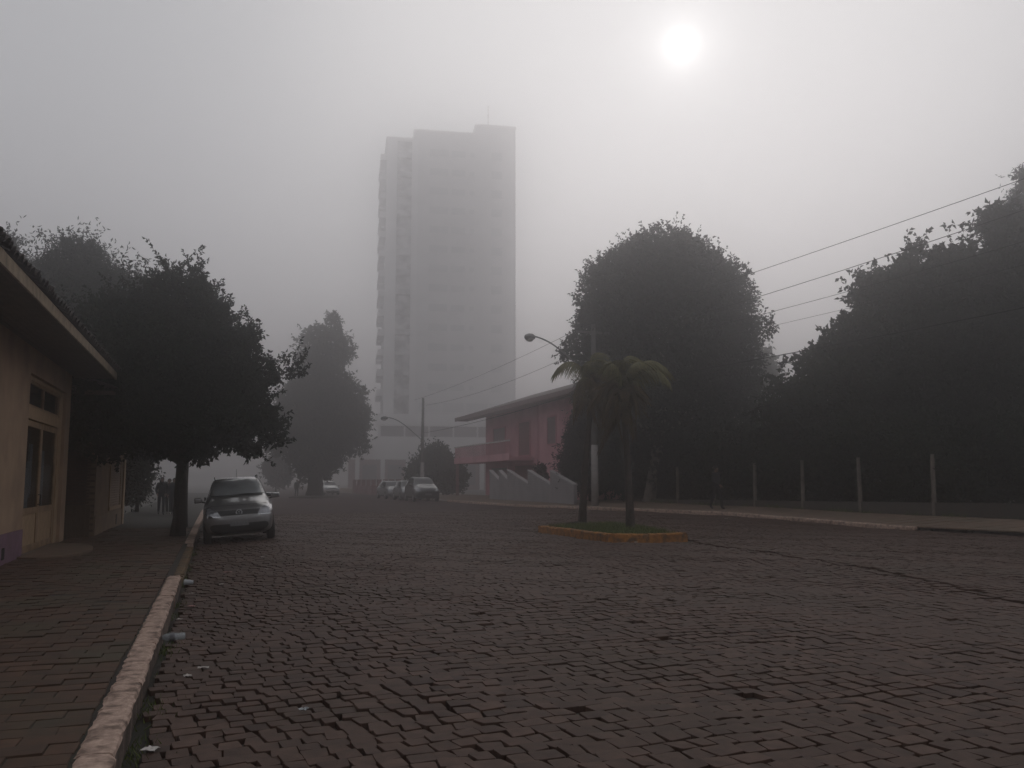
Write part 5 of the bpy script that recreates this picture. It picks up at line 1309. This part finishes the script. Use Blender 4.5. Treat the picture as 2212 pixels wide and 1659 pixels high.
b_ = MB().lathe([(.012, -.13), (.040, -.125), (.043, -.09), (.038, -.06), (.043, -.03), (.043, .05), (.036, .075), (.014, .11), (.013, .125)], 14, (0, 0, 0), 'y'); b_.v = [(x * (1 + .1 * math.sin(y * 60)), y, z * .9) for x, y, z in b_.v]
b_.build('bottle_body', M_pet, bt, smooth=True); MB().lathe([(.016, .122), (.016, .145), (.005, .147)], 12, (0, 0, 0), 'y').build('cap', M_capb, bt); MB().lathe([(.0437, -.02), (.0437, .03)], 14, (0, 0, 0), 'y').build('bottle_label', M_lab, bt)
cu = empty('plastic_cup', (-.36, 15.3, float(road_z(-.36, 15.3)) + .045), R(75), label='milky plastic cup lying on its side at the end of the white kerb', cat='cup')
MB().lathe([(.030, -.07), (.045, .06), (.048, .065), (.044, .066), (.029, -.066)], 14, (0, 0, 0), 'y').build('cup_body', M_cup, cu, smooth=True)
def scrap(x, y, s, mat, label, cat='litter', rz=None, elong=1.0):
    rg = random.Random(int(x * 100 + y * 37)); n = 5; vs = []
    for j in range(n):
        for i in range(n):
            vs.append(((i / (n - 1) - .5) * s * elong + rg.uniform(-.1, .1) * s, (j / (n - 1) - .5) * s + rg.uniform(-.1, .1) * s, rg.uniform(0, .22) * s + .004))
    o = MB().add(vs, [(j*n+i, j*n+i+1, (j+1)*n+i+1, (j+1)*n+i) for j in range(n - 1) for i in range(n - 1)]).build('paper_scrap', mat, None)
    o.location = (x, y, float(road_z(x, y)) + .012); o.rotation_euler = (0, 0, rz if rz is not None else rg.uniform(0, 6)); md_ = o.modifiers.new('s', 'SOLIDIFY'); md_.thickness = .002
    tag(o, label, cat)
scrap(-.33, 6.0, .085, M_paper, 'crumpled white paper in the gutter at the bottom left')
scrap(-.28, 14.1, .05, M_paper, 'thin white scrap on the cobbles just below the plastic cup', elong=1.6)
scrap(-.25, 12.6, .10, M_wrap, 'reddish wrapper in the gutter between the cup and the bottle')
scrap(-.36, 11.6, .05, M_paper, 'small pale scrap in the gutter just beyond the bottle')
scrap(.25, 16.4, .07, M_wrap, 'slim reddish wrapper on the cobbles right of the cup', elong=2.2, rz=.3)
scrap(.13, 14.7, .06, M_paper, 'pale scrap lying on the cobbles right of the kerb end', elong=1.5)
scrap(.93, 18.5, .09, M_paper, 'white scrap on the cobbles in front of the silver car')
scrap(.88, 16.2, .05, M_paper, 'tiny pale scrap on the cobbles, nearer than the white one in front of the car')
scrap(.62, 6.4, .06, plastic('foil', (.35, .38, .40), .7), 'bluish foil scrap on the cobbles at the lower left')
scrap(-.17, 8.0, .06, M_paper, 'white scrap in the gutter nearer than the bottle')
scrap(-.05, 8.25, .05, M_paper, 'narrow pale scrap on the cobbles beside the gutter', elong=1.8)
scrap(9.7, 19.7, .08, M_paper, 'white scrap on the cobbles at the front of the planter')
scrap(17.3, 27.9, .10, M_paper, 'white scrap on the road before the right kerb')

# ================================================================== HAZE: one closed box of even fog round everything
hz = MB().box(-1200, 1200, -1200, 1200, -1.6, 85.0).build('haze')
tag(hz, kind='stuff')
hm = bpy.data.materials.new('fog'); hm.use_nodes = True
ht = hm.node_tree
for n_ in list(ht.nodes):
    if n_.type != 'OUTPUT_MATERIAL': ht.nodes.remove(n_)
pv = ht.nodes.new('ShaderNodeVolumePrincipled')
pv.inputs['Color'].default_value = HAZE_COLOR
pv.inputs['Density'].default_value = HAZE_DENSITY
pv.inputs['Anisotropy'].default_value = HAZE_ANISO
ht.links.new(pv.outputs[0], ht.nodes['Material Output'].inputs['Volume'])
hz.data.materials.append(hm)
